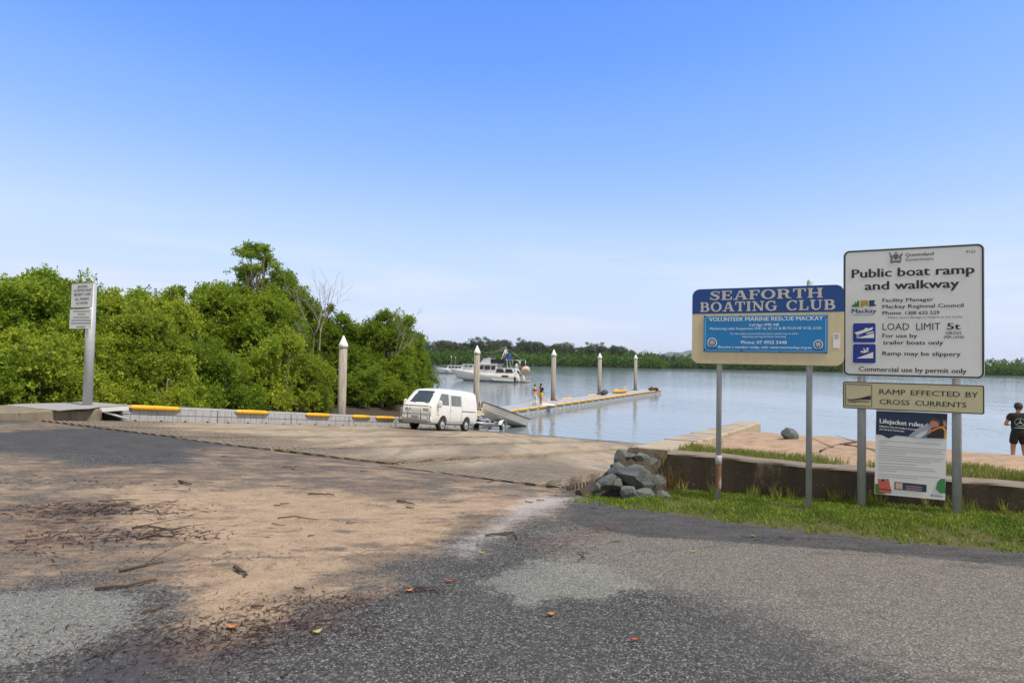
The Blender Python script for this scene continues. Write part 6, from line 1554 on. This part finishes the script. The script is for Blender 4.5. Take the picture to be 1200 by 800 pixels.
def cap_of(par, k, mat, name, z=1.675, sx=.095, sy=.112, sz_=.10, cut=-.25, y=.0):
    bm = bmesh.new(); bmesh.ops.create_uvsphere(bm, u_segments=18, v_segments=12, radius=1)
    bmesh.ops.bisect_plane(bm, geom=bm.verts[:]+bm.edges[:]+bm.faces[:], plane_co=(0, 0, cut), plane_no=(0, .35, 1), clear_inner=True)
    for v in bm.verts: v.co = Vector((v.co.x*sx*k, (v.co.y*sy+y)*k, (v.co.z*sz_+z)*k))
    mb = MB(); mb.bm(bm, smooth=True); return mb.build(name, mat, par)
BLK = pmat('black_cloth', (.012, .012, .014), .85, .2, 12)
mx = (1193.5-600)/FPX*18.5
mz = Hf(mx, 18.5)
man, J, k, A_, L_ = figure('person', (mx, 18.5, mz), R(-22), 1.82, {'l': ((-.31, .0, 1.13), (-.17, .20, 1.12)), 'r': ((.33, .06, 1.13), (.18, .27, 1.14)), 'L': (-.14, .02), 'R': (.17, .05)}, SKIN_T, '')
sub_skin('shirt', J, [[0, 1, 2, 3, (3, 4, .55)], [3, A_['l'][0], (A_['l'][0], A_['l'][1], .62)], [3, A_['r'][0], (A_['r'][0], A_['r'][1], .62)]], .045, BLK, man)
sub_skin('shorts', J, [[1, 0], [0, L_['L'][0], (L_['L'][0], L_['L'][1], .78)], [0, L_['R'][0], (L_['R'][0], L_['R'][1], .78)]], .034, pmat('black_shorts', (.010, .010, .012), .9, .2, 12), man)
CAPM_ = pmat('dark_cap', (.025, .03, .04), .8); cap_of(man, k, HAIRD, 'hair', z=1.640, sx=.090, sy=.108, sz_=.105, cut=-.75, y=-.012); cp = cap_of(man, k, CAPM_, 'cap', z=1.665, sx=.103, sy=.124, sz_=.112, cut=-.38)
mb = MB(); rows = [[(.085*math.sin(R(a_))*k, (.10+(.075*r_)*math.cos(R(a_*.9)))*k, (1.675-.012*r_)*k) for a_ in range(-80, 81, 20)] for r_ in (0, 1)]
mb.loft(rows, closed=False, caps=False); mb.build('cap_peak', CAPM_, cp, normals=False)
# white ring emblem printed on the shirt's back, found on the surface by casting rays
bpy.context.view_layer.update(); shirt = [c for c in man.children if c.name.startswith('shirt')][0]
def on_back(x, z, off=.006):
    ok, loc, n_, _ = shirt.ray_cast(Vector((x, -1.0, z)), Vector((0, 1, 0))); return (loc+Vector((0, -off, 0))) if ok else Vector((x, -.16, z))
PRT = pmat('shirt_print', (.36, .56, .56), .7); mb = MB()
mb.tube([on_back(.125*math.cos(R(a_)), 1.27+.115*math.sin(R(a_))) for a_ in range(0, 361, 15)], .0042, 5, caps=False); em = mb.build('printed_ring', PRT, shirt)
for a_ in (90, 215, 325):
    mb = MB(); mb.tube([on_back(.11*f*math.cos(R(a_)), 1.265+.105*f*math.sin(R(a_))) for f in (0, .25, .5, .75, 1)], [.013, .010, .007, .005, .003], 5); mb.build('printed_spoke', PRT, shirt)
mb = MB(); mb.tube([on_back(x, 1.105) for x in np.linspace(-.14, .14, 9)], .007, 5); mb.build('printed_bar', PRT, shirt)
tag(man, 'man in black shirt, shorts and cap standing on the sand looking at the water', 'person')
dp = deck_at(626.4, 475.4, DZ)
wa_, J, k, A_, L_ = figure('person', (dp.x, dp.y, DZ+.004), R(-10), 1.58, {'l': ((-.24, .03, 1.14), (-.20, .10, .90)), 'r': ((.25, .02, 1.14), (.27, .10, .88)), 'L': (-.09, .0), 'R': (.10, .03)}, SKIN_P, '', female=True)
sub_skin('top', J, [[(1, 2, .55), 2, (2, 3, .6)]], .012, pmat('maroon_top', (.035, .010, .014), .8), wa_)
tw = pmat('pale_trousers', (.46, .53, .58), .85, .15, 8)
sub_skin('trousers', J, [[(0, 1, .75), 0], [0, L_['L'][0], L_['L'][1], L_['L'][2], L_['L'][3]], [0, L_['R'][0], L_['R'][1], L_['R'][2], L_['R'][3]]], {'*': .028, L_['L'][3]: .062, L_['R'][3]: .062, L_['L'][2]: .045, L_['R'][2]: .045}, tw, wa_)
hr_ = cap_of(wa_, k, HAIRD, 'hair', z=1.668, sx=.092, sy=.112, sz_=.102, cut=-.35, y=-.005)
mb = MB(); mb.bm(rock_mesh(.05*k, .05*k, .05*k, 2, 2), smooth=True); mb.build('hair_bun', HAIRD, wa_, loc=(0, -.09*k, 1.70*k))
tag(wa_, 'woman in dark cropped top and pale trousers on the walkway seen from behind', 'person')
dp = deck_at(633.6, 474.2, DZ)
wb, J, k, A_, L_ = figure('person', (dp.x, dp.y, DZ+.004), R(-35), 1.60, {'l': ((-.24, .05, 1.14), (-.14, .22, 1.02)), 'r': ((.24, .06, 1.14), (.16, .22, 1.0)), 'L': (-.07, .06), 'R': (.09, -.05)}, SKIN_T, '', female=True)
yl = pmat('yellow_jacket', (.58, .36, .03), .8); nv = pmat('navy_wrap', (.014, .024, .07), .85)
sub_skin('jacket', J, [[(0, 1, .2), 1, 2, 3], [3, A_['l'][0], (A_['l'][0], A_['l'][1], .8)], [3, A_['r'][0], (A_['r'][0], A_['r'][1], .8)]], .028, nv, wb)
mb = MB(); rows = []
for i in range(7):
    z = (.62+.75*i/6)*k; rows.append([((-.17-.012*math.sin(i))*k, (-.12+.01*math.sin(i*2))*k, z), (-.10*k, (-.19-.01*math.sin(i*2.3))*k, z), (-.01*k, -.205*k, z), (.015*k, -.185*k, z), (-.09*k, -.155*k, z), (-.145*k, -.09*k, z)])
mb.loft(rows); mb.build('yellow_panel', yl, wb)
sub_skin('shorts', J, [[1, 0], [0, L_['L'][0], (L_['L'][0], L_['L'][1], .85)], [0, L_['R'][0], (L_['R'][0], L_['R'][1], .85)]], .03, yl, wb)
cap_of(wb, k, HAIRD, 'hair', z=1.665, sx=.094, sy=.114, sz_=.106, cut=-.5, y=-.008)
mb = MB(); mb.tube([(0, -.085*k, 1.66*k), (0, -.12*k, 1.55*k), (.01, -.115*k, 1.42*k)], [.05*k, .045*k, .015*k], 8); mb.build('hair_tail', HAIRD, wb)
tag(wb, 'person wrapped in navy and yellow with bare legs standing on the walkway', 'person')

# ------------------------------------------------------------------ haze
hm = bpy.data.materials.new('haze'); hm.use_nodes = True; hm.node_tree.nodes.clear()
ho = hm.node_tree.nodes.new('ShaderNodeOutputMaterial'); hv = hm.node_tree.nodes.new('ShaderNodeVolumePrincipled')
hv.inputs['Color'].default_value = (.82, .88, 1, 1); hv.inputs['Density'].default_value = .00008; hv.inputs['Anisotropy'].default_value = .2
hm.node_tree.links.new(hv.outputs[0], ho.inputs['Volume'])
mb = MB(); mb.box(-8000, 8000, -3000, 9000, -6.2, 150)
tag(mb.build('haze', hm), kind='stuff')
